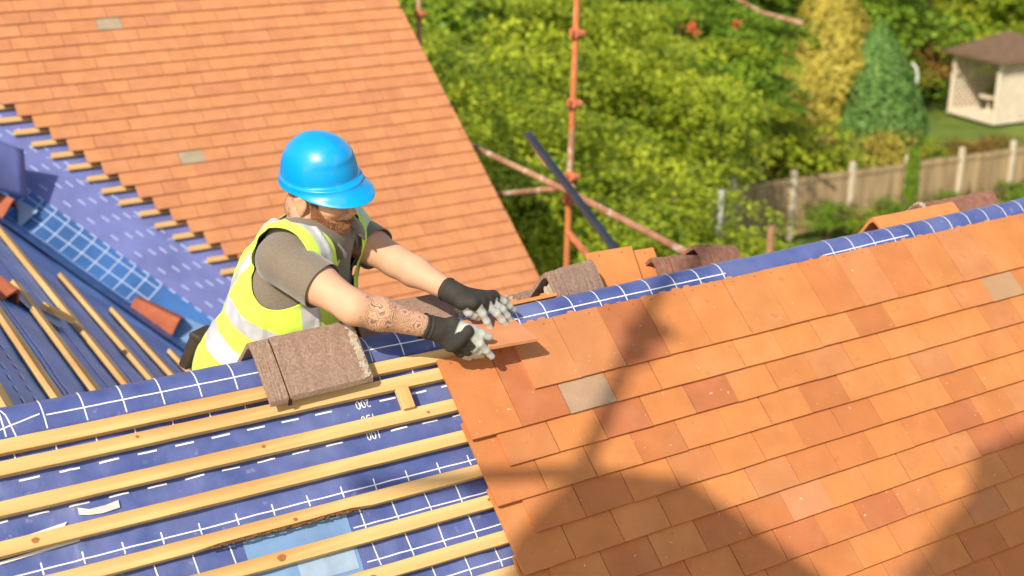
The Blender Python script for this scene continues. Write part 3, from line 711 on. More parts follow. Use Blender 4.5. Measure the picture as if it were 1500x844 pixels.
# wedge block between two battens near the figures
b1_ = FP(-.385, vs(-.42), -.050); b2_ = FP(-.385, vs(-1.07), -.050)
bo = batten(b1_, b2_, .036, .022, nF, None, name='batten_offcut', seed=9)
tag(bo, 'short pale batten block standing between two battens beside the printed figures', 'offcut')
# loose plain tiles behind the ridge
def loose_tile(name, c, ax, ay, lab, grp=None, m='tile_loose', L=.265, W=.165, th=.012, holes=True):
    ax = Vector(ax).normalized(); ay = (Vector(ay) - ax * ax.dot(Vector(ay))).normalized(); az = ax.cross(ay)
    mb = MB(); mb.box((0, 0, 0), (W, L, th))
    for u in (-.25, .25):
        if holes: mb.poly([(u * W + .0025 * math.cos(t), L * .43 + .0025 * math.sin(t), th / 2 + .0006) for t in np.linspace(0, 2 * math.pi, 9)[:-1]], 1)
    mb.box((-W * .28, L / 2 - .012, -th / 2 - .004), (.02, .014, .009)); mb.box((W * .28, L / 2 - .012, -th / 2 - .004), (.02, .014, .009))
    o = mb.build(name, [m, 'hole']); o.matrix_world = Matrix.Translation(c) @ Matrix((ax, ay, az)).transposed().to_4x4(); bevel(o, .0012); tag(o, lab, 'roof tile', grp); return o
loose_tile('roof_tile', (.635, .465, .066), (1, -.02, -.02), (-.10, .60, .80), 'loose orange plain tile leaning behind the ridge, left of its pair', 'loose orange tiles behind the ridge', L=.25, W=.19)
loose_tile('roof_tile', (.745, .475, .042), (1, -.02, -.03), (-.05, .62, .78), 'loose orange plain tile leaning behind the ridge, right of its pair', 'loose orange tiles behind the ridge', L=.25, W=.18)
loose_tile('roof_tile', (.165, .325, .120), (1, .02, -.01), (0, -.72, .70), 'edge of an orange tile showing just behind the ridge roll beyond the gloves', None, L=.10, W=.20, holes=False)
# the tile being laid
fr = [Vector((-.139, .026, .146)), Vector((.033, .024, .139))]
ha, hb = FP(-.150, .262, -.032), FP(.018, .262, -.034)
ax = (fr[1] - fr[0]); ay = (ha - fr[0]); c = (fr[0] + fr[1] + ha + hb) / 4
tl = loose_tile('roof_tile', c, ax, ay, 'plain clay tile being lowered into place by both gloved hands', None, m='tile_pale', L=ay.length, W=.170)

# ------------------------------------------------------------------ scaffolding beyond the gable
def tube_obj(name, pts, r, m, parent, n=14):
    mb = MB()
    for a, b in zip(pts[:-1], pts[1:]): mb.tube(a, b, r, n=n)
    return mb.build(name, [m], parent, smooth=False) if False else smooth_cyl(mb, name, m, parent)
def smooth_cyl(mb, name, m, parent):
    o = mb.build(name, [m], parent, smooth=True)
    e = o.modifiers.new('e', 'EDGE_SPLIT'); e.split_angle = R(40); return o
def coupler(parent, c, ax1, ax2, m='coupler'):
    mb = MB(); c = Vector(c); a1 = Vector(ax1).normalized(); a2 = Vector(ax2).normalized()
    mb.tube(c - a1 * .035, c + a1 * .035, .031, n=12); mb.tube(c + Vector((.0, -.045, 0)) - a2 * .03, c + Vector((0, -.045, 0)) + a2 * .03, .029, n=12)
    mb.tube(c + Vector((-.06, -.02, 0)), c + Vector((.07, -.02, 0)), .008, n=6); mb.box(c + Vector((.06, -.02, 0)), (.022, .022, .022)); mb.box(c + Vector((-.055, -.03, .01)), (.02, .03, .05))
    return mb.build('coupler', [m], parent, bev=.003)
scf = empty('scaffold', (3.12, 4.5, -8)); tag(scf, 'rusty orange scaffold pole with couplers and tubes meeting it beyond the gable', 'scaffold')
def ad(o, p=scf): return adopt(o, p)
p0 = Vector((3.21, 4.5, 2.2)); p1 = Vector((3.118, 4.5, -1.8)); dp = (p0 - p1).normalized()
ad(tube_obj('pole', [p0, Vector((3.150, 4.5, -.52))], .0242, 'scaf_orange', None))
ad(tube_obj('pole', [Vector((3.150, 4.5, -.52)), Vector((3.142, 4.5, -.80))], .0246, 'scaf', None)); ad(tube_obj('pole', [Vector((3.142, 4.5, -.80)), Vector((2.98, 4.5, -8))], .0242, 'scaf_orange', None))
lA, lB, lC = Vector((2.55, 5.30, -.60)), Vector((2.995, 4.245, -.885)), Vector((3.3, 3.1, -1.06))
ad(tube_obj('ledger', [Vector((3.21, 7.1, -.93)), Vector((3.098, 4.406, -.935)), Vector((2.93, 2.86, -.92))], .024, 'scaf', None))
ad(tube_obj('ledger', [Vector((3.243, 6.4, -1.5)), Vector((3.104, 4.416, -.894))], .024, 'scaf', None))
ad(tube_obj('brace', [Vector((2.90, 4.15, -1.12)), Vector((2.75, 3.4, -1.25))], .024, 'coupler', None))
for z in (.16, -.32, -.84, -1.0): ad(coupler(None, p1.lerp(p0, (z + 1.8) / 4.0), dp, (1, 0, 0)))
g = empty('gutter_strip', (2.35, 2.8, -.8)); tag(g, 'black plastic strip bundle with a split wooden lath leaning past the scaffold pole', 'plastic strip')
ga, gb = Vector((2.526, 4.09, -.372)), Vector((2.34, 2.78, -.80))
mb = MB(); dd = (gb - ga).normalized(); sx = dd.cross(Vector((0, 0, 1))).normalized(); nz_ = sx.cross(dd)
rot = Matrix((dd, sx, nz_)).transposed(); L_ = (gb - ga).length
mb.box((ga + gb) / 2 - sx * .018, (L_, .006, .034), rot=rot); mb.box((ga + gb) / 2 + sx * .018, (L_, .006, .034), rot=rot); mb.box((ga + gb) / 2 - nz_ * .014, (L_, .04, .006), rot=rot); mb.box((ga + gb) / 2 + nz_ * .006 , (L_ * .98, .010, .016), rot=rot)
adopt(mb.build('strip', ['black'], None, bev=.002), g)
mb = MB(); mb.box(Vector((2.565, 4.02, -.49)), (.30, .028, .02), rot=rot @ Matrix.Rotation(R(4), 3, 'Y')); adopt(mb.build('lath', ['wood'], None, bev=.004), g)
s2 = empty('scaffold', (3.55, 7.55, -8)); tag(s2, 'pale scaffold pole with one coupler rising beside the top of the gable', 'scaffold')
ad(tube_obj('pole', [(3.56, 7.56, 2.5), (3.53, 7.52, -8)], .0242, 'scaf', None), s2); ad(coupler(None, (3.548, 7.54, -.13), (0, 0, 1), (1, 0, 0)), s2)
s3 = tube_obj('garden_stake', [(5.93, 5.42, -1.9), (5.93, 5.42, -8)], .035, 'scaf', None); tag(s3, 'short rusty upright tube end just above the middle of the ridge roll', 'tube')
s4 = tube_obj('garden_pole', [(9.35, 10.1, -3.2), (9.3, 10.05, -8)], .045, 'grey_metal', None); tag(s4, 'thin grey metal pole in the foliage above the bare ridge roll', 'pole')

# ------------------------------------------------------------------ ground and garden
n_ = 60; ext = 260
gx = np.concatenate([np.linspace(-ext, -40, 6), np.linspace(-30, 70, 51), np.linspace(85, ext, 6)]); gy = np.concatenate([np.linspace(-ext, -20, 6), np.linspace(-12, 90, 52), np.linspace(100, ext, 6)])
GX, GY = np.meshgrid(gx, gy); GZ = -8 + .12 * vnoise(np.stack([GX.ravel(), GY.ravel(), 0 * GX.ravel()], 1), .15).reshape(GX.shape) * ((GX > 5) | (GY > 12)) - .03
V = np.stack([GX.ravel(), GY.ravel(), GZ.ravel()], 1); nx = len(gx)
F = np.array([(j * nx + i, j * nx + i + 1, (j + 1) * nx + i + 1, (j + 1) * nx + i) for j in range(len(gy) - 1) for i in range(nx - 1)])
o = mobj('ground', V, F, 'lawn', smooth=True); tag(o, kind='structure')

def leaf_mesh(C_, N_, size, tone, aspect=.62):
    """rhombic leaves: centres, normals"""
    n = len(C_); N_ = N_ / (np.linalg.norm(N_, axis=1, keepdims=True) + 1e-9); a = rng.normal(size=(n, 3)); t = np.cross(N_, a); t /= np.linalg.norm(t, axis=1, keepdims=True) + 1e-9; b = np.cross(N_, t)
    s = (size * rng.uniform(.6, 1.3, n))[:, None]
    fold = N_ * s * .12
    P = np.stack([C_ - t * s, C_ - b * s * aspect + fold, C_ + t * s, C_ + b * s * aspect + fold], 1).reshape(-1, 3)
    F = np.arange(4 * n).reshape(-1, 4); T = np.repeat(tone, 4)
    return P, F, np.stack([T, T, T], 1)
def spray_crown(nspray, nleaf, rad, flat, size, seed, shape='dome', spray_r=(.45, .95), zoff=0):
    rg = np.random.default_rng(seed); Cs, Ns, Ts = [], [], []
    for k in range(nspray):
        d = rg.normal(size=3); d[2] = abs(d[2]) * 1.1 - .25; d /= np.linalg.norm(d); rr = rad * rg.uniform(.55, 1.0) * (1 + .22 * math.sin(3 * math.atan2(d[1], d[0]) + seed) + .12 * math.sin(5 * d[2] * 3 + seed))
        c = d * rr * np.array([1, 1, flat]); sr = rg.uniform(*spray_r); out = np.array([d[0], d[1], 0]); out /= np.linalg.norm(out) + 1e-6
        n = int(nleaf * (sr / .7) ** 2); a = rg.uniform(0, 2 * math.pi, n); q = np.sqrt(rg.random(n)) * sr
        # radiating twigs give the spray a feathered edge
        a = np.round(a / (2 * math.pi / 9)) * (2 * math.pi / 9) + rg.normal(0, .13, n)
        L = np.stack([np.cos(a) * q * 1.25, np.sin(a) * q, rg.normal(0, .05, n) - .25 * (q / sr) ** 2 * sr], 1)
        L = L @ np.array([[out[0], out[1], -.15], [-out[1], out[0], 0], [0, 0, 1]]); Cs.append(c + L)
        nn = rg.normal(0, .45, (n, 3)); nn[:, 2] += 1.0; nn[:, :2] += d[:2] * .4; Ns.append(nn)
        base = rg.uniform(.25, .8); Ts.append(np.clip(base + rg.normal(0, .18, n), 0, 1))
    return leaf_mesh(np.concatenate(Cs), np.concatenate(Ns), size, np.concatenate(Ts))
def cone_crown(n, rad, hgt, size, seed, lobes=0, vertical=True):
    rg = np.random.default_rng(seed); h = rg.random(n) ** 1.25; a = rg.uniform(0, 2 * math.pi, n)
    prof = np.where(h < .25, .82 + .18 * np.sin(h / .25 * math.pi / 2), np.clip(1 - ((h - .25) / .75) ** 1.35, 0, 1) ** .9)
    ph = np.stack([np.cos(a) * 2, np.sin(a) * 2, h * (4 if lobes else 2)], 1)
    bumps = 1 + (.28 if lobes else .08) * vnoise(ph, 1.2 if lobes else 3, seed) + (.10 if lobes else .05) * vnoise(ph, 3 if lobes else 7, seed + 3)
    r = rad * prof * bumps * (1 - .45 * rg.random(n) ** 2.2)
    C_ = np.stack([np.cos(a) * r, np.sin(a) * r, h * hgt], 1)
    N_ = np.stack([np.cos(a), np.sin(a), np.full(n, .1 if vertical else .7)], 1) + rg.normal(0, .5, (n, 3))
    T = np.clip(.5 + .35 * vnoise(ph, 4, seed + 7) + rg.normal(0, .15, n), 0, 1)
    return leaf_mesh(C_, N_, size, T)
def trunk_mesh(h, r, limbs, rad, flat, seed):
    rg = random.Random(seed); mb = MB(); p = Vector((0, 0, 0)); top = h
    prev = p; pr = r
    for k in range(6):
        q = Vector((rg.uniform(-.12, .12) * k * .4, rg.uniform(-.12, .12) * k * .4, top * (k + 1) / 6)); nr = r * (1 - .12 * (k + 1)); mb.tube(prev, q, pr, nr, n=10, cap=False); prev, pr = q, nr
    for k in range(limbs):
        a = rg.uniform(0, 6.28); z = top * rg.uniform(.55, 1.0); s = Vector((0, 0, z)); e = Vector((math.cos(a) * rad * .8, math.sin(a) * rad * .8, top + rg.uniform(-.1, .75) * rad * flat)); m_ = s.lerp(e, .5) + Vector((0, 0, -.15 * rad * .4)) + Vector((rg.uniform(-.2, .2), rg.uniform(-.2, .2), 0))
        mb.tube(s, m_, r * .4, r * .26, n=7, cap=False); mb.tube(m_, e, r * .26, r * .07, n=6, cap=False)
        for j in range(2):
            e2 = m_ + Vector((rg.uniform(-1, 1), rg.uniform(-1, 1), rg.uniform(.1, .7))) * rad * .4; mb.tube(m_, e2, r * .18, r * .05, n=5, cap=False)
    return mb
def tree(x, y, top, rad, crown_me, me_rad, label, grp, name='tree', flat=.8, zb=-8.0, seed=0, mat_=None, cat='tree'):
    root = empty(name, (x, y, zb), rz=seed * 1.7); tag(root, label, cat, grp)
    cz = top - rad * flat * .9
    s = rad / me_rad
    c = bpy.data.objects.new('crown', crown_me); c.location = (0, 0, cz - zb); c.scale = (s, s, s * flat / .8); put(c, root)
    if mat_:
        c.data = crown_me.copy(); c.data.materials[0] = MT[mat_]
    t = trunk_mesh(max(.5, cz - zb), .12 + .04 * rad, 9, rad, flat, seed).build('trunk', ['bark_tree'], root, smooth=True)
    return root
P, F, T = spray_crown(240, 310, 3.0, .8, .047, 1); crA = setmesh('crown_a', P, F, 'leaf', tone=T)
P, F, T = spray_crown(220, 320, 3.0, .8, .049, 2); crB = setmesh('crown_b', P, F, 'leaf', tone=T)
P, F, T = spray_crown(200, 150, 3.0, .8, .080, 3, spray_r=(.4, .8)); crC = setmesh('crown_c', P, F, 'leaf_dark', tone=T)
GT = 'garden trees beyond the gable'
def polar(az, d): a = R(az); return -1.914 + math.sin(a) * d, -3.003 + math.cos(a) * d
TR = [
 (30.5, 16.5, -2.6, 3.0, 0, 'leafy yellow green tree right behind the scaffold pole'),
 (35.6, 17.0, -3.0, 2.5, 1, 'spreading yellow green tree above the loose orange tiles'),
 (39.3, 19.5, -4.7, 2.1, 0, 'lower yellow green tree right of the thin grey pole'),
 (25.5, 20.0, -1.8, 3.2, 1, 'tree crown tucked against the top edge of the gable'),
 (31.0, 24.5, -2.2, 3.6, 1, 'tree crown behind the upper part of the scaffold pole'),
 (35.9, 26.0, -2.3, 2.9, 0, 'tree crown with red blossoms left of the golden conifer'),
 (39.3, 33.0, -2.9, 2.6, 2, 'darker green tree just left of the golden conifer'),
 (26.0, 32.0, -1.6, 4.4, 2, 'dark green tree far behind the gable top'),
 (33.0, 36.0, -1.8, 4.6, 2, 'dark green tree at the top edge above the scaffold pole'),
 (39.5, 40.0, -1.8, 4.6, 2, 'dark green tree at the top edge behind the red blossoms'),
 (46.8, 52.0, -3.4, 4.6, 2, 'dark green tree at the top edge between the two conifers'),
 (50.0, 53.5, -3.9, 4.4, 1, 'bright green tree behind the summerhouse roof'),
 (53.5, 55.0, -3.6, 5.0, 2, 'dark green tree at the top right corner'),
 (44.0, 47.0, -2.4, 4.4, 2, 'dark green tree behind the golden conifer'),
]
for i, (az, d, top, rad, kind, lab) in enumerate(TR):
    x, y = polar(az, d); tree(x, y, top, rad, (crA, crB, crC)[kind], 3.0, lab, GT, seed=i)
# shrubs
P, F, T = spray_crown(60, 160, 1.0, .75, .05, 5, spray_r=(.22, .42)); shA = setmesh('shrub', P, F, 'leaf_dark', tone=T)
def shrub(x, y, rad, lab, m=None, flat=.75, top=None, name='shrub', cat='shrub', grp='shrubs in the garden', seed=0, zb=-8):
    return tree(x, y, (zb + rad * 1.7 * flat) if top is None else top, rad, shA, 1.0, lab, grp, name=name, flat=flat, seed=seed, mat_=m, cat=cat, zb=zb)
SH = [
 (42.8, 22.0, 1.15, -5.9, 'leaf', 'rounded yellow green bush in front of the left end of the fence'),
 (45.6, 24.0, 1.25, -6.45, None, 'dark green bush below the first fence post'),
 (41.5, 17.0, 1.5, -5.0, None, 'dark bush behind the bare stretch of ridge roll'),
 (48.5, 25.5, .9, -7.0, None, 'low green bush at the foot of the fence behind the orange ridge tile'),
 (52.2, 29.5, 1.5, -7.0, 'leaf_dark', 'spreading green bush right of the fence at the picture edge'),
 (54.0, 27.0, 1.4, -6.9, 'leaf', 'yellow green bush in front of the fence at the right edge'),
 (47.5, 36.5, .95, -6.5, 'leaf_gold', 'golden shrub between the green conifer and the summerhouse'),
 (49.0, 37.6, .75, -6.9, 'leaf', 'pale green shrub on the lawn right of the green conifer'),
 (50.6, 38.0, .7, -7.0, 'leaf_russet', 'russet shrub in front of the summerhouse corner'),
 (52.0, 38.5, .8, -6.9, 'leaf_russet', 'reddish shrub at the right edge below the summerhouse'),
 (48.0, 47.5, 1.6, -5.6, 'leaf_russet', 'russet tinged shrub left of the summerhouse'),
 (46.5, 44.0, 1.6, -5.4, None, 'green shrub behind the green conifer'),
 (43.0, 33.5, 1.7, -5.6, 'leaf', 'yellow green bush at the foot of the golden conifer'),
 (45.0, 34.0, 1.1, -6.4, 'leaf', 'small bright bush between the golden and green conifers'),
 (45.9, 21.0, .9, -6.35, None, 'dark bush between the ridge roll and the first fence posts'),
 (48.9, 23.0, .8, -6.75, 'leaf', 'bright bush behind the smooth orange ridge tile'),
 (51.5, 24.5, .95, -6.7, 'leaf_dark', 'dark bush behind the brown ridge tile at the far right'),
 (46.9, 25.0, .8, -6.95, 'leaf', 'low yellow green bush in front of the fence between two posts'),
 (49.6, 27.5, .75, -7.15, None, 'small dark bush at the fence foot right of the ivy'),
 (44.2, 25.5, .9, -6.75, 'leaf', 'bright bush overlapping the left end of the fence'),
]
for i, (az, d, rad, top, m, lab) in enumerate(SH):
    x, y = polar(az, d); shrub(x, y, rad, lab, m, top=top, seed=i + 3)
# conifers
def conifer(x, y, rad, h, n, size, seed, m, lab, lobes, name='conifer_tree'):
    root = empty(name, (x, y, -8)); tag(root, lab, 'conifer'); P, F, T = cone_crown(n, rad, h, size, seed, lobes, vertical=not lobes); P[:, 2] += .12
    mobj('crown', P, F, m, root, tone=T); mb = MB(); mb.tube((0, 0, 0), (0, 0, h * .9), .12, .02, n=9); mb.build('trunk', ['bark_tree'], root, smooth=True)
conifer(25.80, 23.05, 1.55, 4.0, 26000, .06, 11, 'leaf_conifer', 'dense dark green cone shaped conifer behind the garden fence', 0)
x, y = polar(44.6, 38.5); conifer(x, y, 2.0, 5.5, 26000, .085, 12, 'leaf_gold', 'golden yellow conifer left of the dark green one', 1)
x, y = polar(43.6, 37.0); conifer(x, y, 1.35, 3.3, 12000, .08, 14, 'leaf_gold', 'lower golden conifer at the left of the tall golden one', 1)
# red blossoms
for i, (px_, ) in enumerate([(0,), (1,)]):
    az, d, z = ((39.0, 21.8, -1.75), (40.9, 27.5, -2.55))[i]
    x, y = polar(az, d); P = rng.normal(0, .045, (60, 3)); Pm, F, T = leaf_mesh(P, rng.normal(size=(60, 3)) + [0, 0, .6], .045, np.full(60, .5))
    o = mobj('blossom_cluster', Pm, F, 'red_flower', loc=(x, y, z)); tag(o, ('small cluster of red blossoms near the top of the yellow green trees', 'small cluster of red blossoms beside the bare branch')[i], 'blossom', 'red blossoms in the trees')
# a bare branch at the top
mb = MB(); x, y = polar(41.4, 26); mb.tube((x - .5, y + .4, -1.65), (x + .25, y - .1, -2.1), .02, .035, n=6); mb.tube((x + .25, y - .1, -2.1), (x + .9, y - .5, -2.3), .035, .05, n=6)
o = mb.build('bare_branch', ['scaf']); tag(o, 'bare pale branch sticking out at the top edge left of the golden conifer', 'branch')
# fence
fx = [15.9 + 1.7 * k for k in range(11)]
fy = lambda x: 18.98 - .10 * (x - 21.0)
fen = empty('garden_fence', (21, 19, -8)); tag(fen, 'weathered board fence with pale posts along the garden lawn', 'fence')
for a, b in zip(fx[:-1], fx[1:]):
    mb = MB(); n = 13
    for k in range(n):
        x = a + .07 + (b - a - .14) * (k + .5) / n; mb.box((x, fy(x) + random.uniform(-.006, .006), -7.25 + random.uniform(-.012, .012)), ((b - a) / n * .96, .018, 1.42))
    for z in (-7.85, -6.62): mb.box(((a + b) / 2, fy((a + b) / 2) - .03, z), (b - a - .12, .03, .09), rot=Matrix.Rotation(math.atan(-.10), 3, 'Z'))
    ad(mb.build('fence_panel', ['fence'], None), fen)
for x in fx:
    mb = MB(); mb.box((x, fy(x), -7.2), (.12, .12, 1.68)); mb.box((x, fy(x), -6.345), (.09, .09, .03)); ad(mb.build('post', ['post'], None, bev=.01), fen)
for i, (x, h, m) in enumerate(((19.9, -7.0, None), (20.75, -7.3, 'leaf'), (21.7, -7.15, None), (22.5, -7.35, 'leaf'), (23.6, -7.2, None), (24.7, -7.35, 'leaf'), (25.7, -7.2, None))):
    shrub(x, fy(x) - .55, .62, ('first', 'second', 'third', 'fourth', 'fifth', 'sixth', 'seventh')[i] + ' low plant from the left in the row along the foot of the garden fence', m, top=h, seed=20 + i, name='border_plant', cat='border plant', grp='low plants at the fence foot')
# ivy on the fence
n = 1500; u = rng.random(n); zz = rng.random(n); P = np.stack([22.75 + (u - .5) * (.55 - .2 * zz), 18.72 - .05 * rng.random(n), -7.9 + 1.75 * zz], 1)
Pm, F, T = leaf_mesh(P, np.stack([rng.normal(0, .3, n), -np.ones(n), rng.normal(.4, .3, n)], 1), .05, rng.random(n)); o = mobj('ivy', Pm, F, 'leaf_dark', tone=T); tag(o, 'ivy climbing over the middle fence post', 'ivy', kind='thing')
# white hoop by the conifer
mb = MB(); cx, cy = polar(48.15, 40.5)
for k in range(10):
    a0, a1 = math.pi * k / 10, math.pi * (k + 1) / 10
    mb.tube((cx + .15 * math.sin(a0), cy - .15 * math.sin(a0), -5.9 + .45 * math.cos(a0)), (cx + .15 * math.sin(a1), cy - .15 * math.sin(a1), -5.9 + .45 * math.cos(a1)), .035, n=6)
mb.tube((cx, cy, -6.35), (cx, cy, -8), .03, n=6)
o = mb.build('garden_hoop', ['white']); tag(o, 'white curved garden hoop at the right side of the green conifer', 'garden ornament')
# summerhouse
E1 = Vector((.10, .995, 0)); E2 = Vector((.995, -.10, 0)); GB = Vector((33.16, 24.75, -8)); S1, S2 = 2.0, 2.35
gz = empty('summerhouse', tuple(GB + E1 * 1 + E2 * 1.15)); tag(gz, 'open cream painted summerhouse with a brown felt hipped roof', 'summerhouse')
rotg = Matrix((E2, E1, Vector((0, 0, 1)))).transposed()
def gp(a, b, z): return GB + E2 * a + E1 * b + Vector((0, 0, z))
mb = MB(); mb.box(gp(S2 / 2, S1 / 2, .07), (S2 + .12, S1 + .12, .14), rot=rotg); ad(mb.build('floor', ['cream'], None, bev=.01), gz)
for a, b in ((0, 0), (0, S1), (S2, 0), (S2, S1)):
    mb = MB(); mb.box(gp(a, b, 1.1), (.11, .11, 2.0), rot=rotg); ad(mb.build('post', ['cream'], None, bev=.01), gz)
mb = MB(); mb.box(gp(0, S1 / 2, 2.02), (.08, S1, .12), rot=rotg); mb.box(gp(S2 / 2, 0, 2.02), (S2, .08, .12), rot=rotg); mb.box(gp(S2, S1 / 2, 2.02), (.08, S1, .12), rot=rotg); mb.box(gp(S2 / 2, S1, 2.02), (S2, .08, .12), rot=rotg); ad(mb.build('beam', ['cream'], None), gz)
mb = MB(); ov = .32; c_ = gp(S2 / 2, S1 / 2, 2.85); Cn = [gp(-ov, -ov, 2.0), gp(S2 + ov, -ov, 2.0), gp(S2 + ov, S1 + ov, 2.0), gp(-ov, S1 + ov, 2.0)]; Up = [q + Vector((0, 0, .06)) for q in Cn]
r1_, r2_ = gp(S2 * .42, S1 / 2, 2.78), gp(S2 * .58, S1 / 2, 2.78)
mb.poly([Cn[3], Cn[2], Cn[1], Cn[0]]); mb.poly([Up[0], Up[1], r2_, r1_]); mb.poly([Up[1], Up[2], r2_]); mb.poly([Up[2], Up[3], r1_, r2_]); mb.poly([Up[3], Up[0], r1_])
for k in range(4): mb.poly([Cn[k], Cn[(k + 1) % 4], Up[(k + 1) % 4], Up[k]])
ad(mb.build('roof', ['felt'], None), gz)
def lattice(name, o0, ea, w_, z0, z1, sp=.21):
    mb = MB(); ea = ea.normalized(); k = -int((z1 - z0) / sp) - 1; ny = ea.cross(Vector((0, 0, 1)))
    while k * sp < w_:
        for sgn in (1, -1):
            a0 = k * sp; pts = []
            # clip diagonal to the panel
            t0 = max(0, -a0); t1 = min(z1 - z0, w_ - a0)
            if t1 > t0:
                if sgn == 1: A = o0 + ea * (a0 + t0) + Vector((0, 0, z0 + t0)); B = o0 + ea * (a0 + t1) + Vector((0, 0, z0 + t1))
                else: A = o0 + ea * (a0 + t0) + Vector((0, 0, z1 - t0)); B = o0 + ea * (a0 + t1) + Vector((0, 0, z1 - t1))
                A += ny * .012 * sgn; B += ny * .012 * sgn; mb.tube(A, B, .027, n=4)
        k += 1
    return ad(mb.build(name, ['cream'], None), gz)
lattice('lattice_panel', gp(0.05, S1, 0), E2, S2 - .1, .15, 1.95)
mb = MB()
for k in range(11): mb.box(gp(S2, S1 * (k + .5) / 11, 1.05), (.02, S1 / 11 * .94, 1.85), rot=rotg)
ad(mb.build('back_panel', ['cream'], None), gz)
mb = MB()
for k in range(8): mb.box(gp(S2 / 2, 0, .25 + k * .165), (S2 - .1, .02, .15), rot=rotg)
ad(mb.build('side_panel', ['cream'], None), gz)
lattice('lattice_panel', gp(0.05, 0, 0), E2, S2 - .1, 1.5, 1.95)
be = empty('garden_bench', tuple(gp(S2 - .35, S1 / 2, .14))); tag(be, 'cream bench against the back of the summerhouse', 'bench')
mb = MB(); mb.box(gp(S2 - .35, S1 / 2, .56), (.42, 1.5, .04), rot=rotg); ad(mb.build('seat', ['cream'], None), be)
mb = MB(); [mb.box(gp(S2 - .14, S1 / 2, .70 + k * .13), (.03, 1.5, .07), rot=rotg) for k in range(3)]; ad(mb.build('backrest', ['cream'], None), be)
for a in (-.5, -.17):
    for b in (-.7, .7): mb = MB(); mb.box(gp(S2 + a, S1 / 2 + b, .34), (.05, .05, .40), rot=rotg); ad(mb.build('leg', ['cream'], None), be)
ta = empty('garden_table', tuple(gp(.85, 1.15, .14))); tag(ta, 'small round cream table standing in the summerhouse', 'table')
mb = MB(); mb.tube(gp(.85, 1.15, .62), gp(.85, 1.15, .66), .34, n=20); ad(mb.build('tabletop', ['cream'], None), ta)
mb = MB(); mb.tube(gp(.85, 1.15, .14), gp(.85, 1.15, .62), .04, n=8); mb.tube(gp(.85, 1.15, .14), gp(.85, 1.15, .17), .2, n=12); ad(mb.build('pedestal', ['cream'], None), ta)
q = gp(.85, 1.15, .70); Pm, F, T = leaf_mesh(rng.normal(0, .07, (160, 3)) + [0, 0, .12], rng.normal(size=(160, 3)), .04, rng.random(160)); o = mobj('potted_plant', Pm, F, 'leaf_dark', tone=T, loc=tuple(q)); tag(o, 'small green plant on the round table in the summerhouse', 'plant')
mb = MB(); mb.tube((0, 0, -.04), (0, 0, .06), .05, .07, n=12); pot = mb.build('pot', ['redridge'], o)

# ------------------------------------------------------------------ scaffold behind the viewpoint, and added sheets shaped to cast the large roof shadows
s5 = empty('scaffold', (-3.6, -2.70, -8)); tag(s5, 'scaffold standard behind the viewpoint with a ledger and coupler', 'scaffold')
ad(tube_obj('pole', [(-3.60, -2.70, -8), (-3.60, -2.70, 6.4)], .0242, 'scaf', None), s5)
ad(tube_obj('ledger', [(-3.60, -2.75, 3.72), (-4.25, -2.55, 3.74)], .0242, 'scaf', None), s5)
ad(coupler(None, (-3.60, -2.70, 4.38), (0, 0, 1), (1, .5, 0)), s5); mb = MB(); mb.box((-3.60, -2.73, 4.38), (.12, .08, .05)); mb.box((-3.62, -2.73, 4.28), (.06, .07, .06)); ad(mb.build('clamp', ['coupler'], None), s5)
def back(pt, t): return Vector(pt) + SUN * t
def fpix(u, v): return FP(u * TW, vs(v), 0)
shade_outline = [(.35, 2.6), (2.12, 3.75), (3.2, 6.0), (3.99, 7.74), (3.9, 14.0), (-3.6, 14.0), (-2.7, 6.2), (-1.5, 3.9), (-.1, 2.8)]
P = [back(fpix(*q), 6.5) for q in shade_outline]; i = list(range(len(P)))  # unseen added sheet: the roof shadow's outline carried back toward the sun
o = mobj('shadow_sheet', np.array([tuple(q) for q in P]), [tuple(i)], 'caster'); o.modifiers.new('s', 'SOLIDIFY').thickness = .02; tag(o, 'peaked grey sheet added unseen behind the viewpoint to shade the roof', 'shadow_sheet')
shade_outline = [(5.7, 8.66), (7.0, 7.7), (8.2, 6.9), (8.8, 5.8), (9.9, 5.7), (12.5, 5.6), (16, 5.4), (16, 14), (5.3, 14)]
P = [back(fpix(*q), 8.0) for q in shade_outline]; i = list(range(len(P)))  # second added sheet, cut to the outline of the right-hand shadow
o = mobj('shadow_sheet', np.array([tuple(q) for q in P]), [tuple(i)], 'caster'); o.modifiers.new('s', 'SOLIDIFY').thickness = .02; tag(o, 'square shouldered grey sheet added unseen beside the peaked one to shade the roof', 'shadow_sheet')

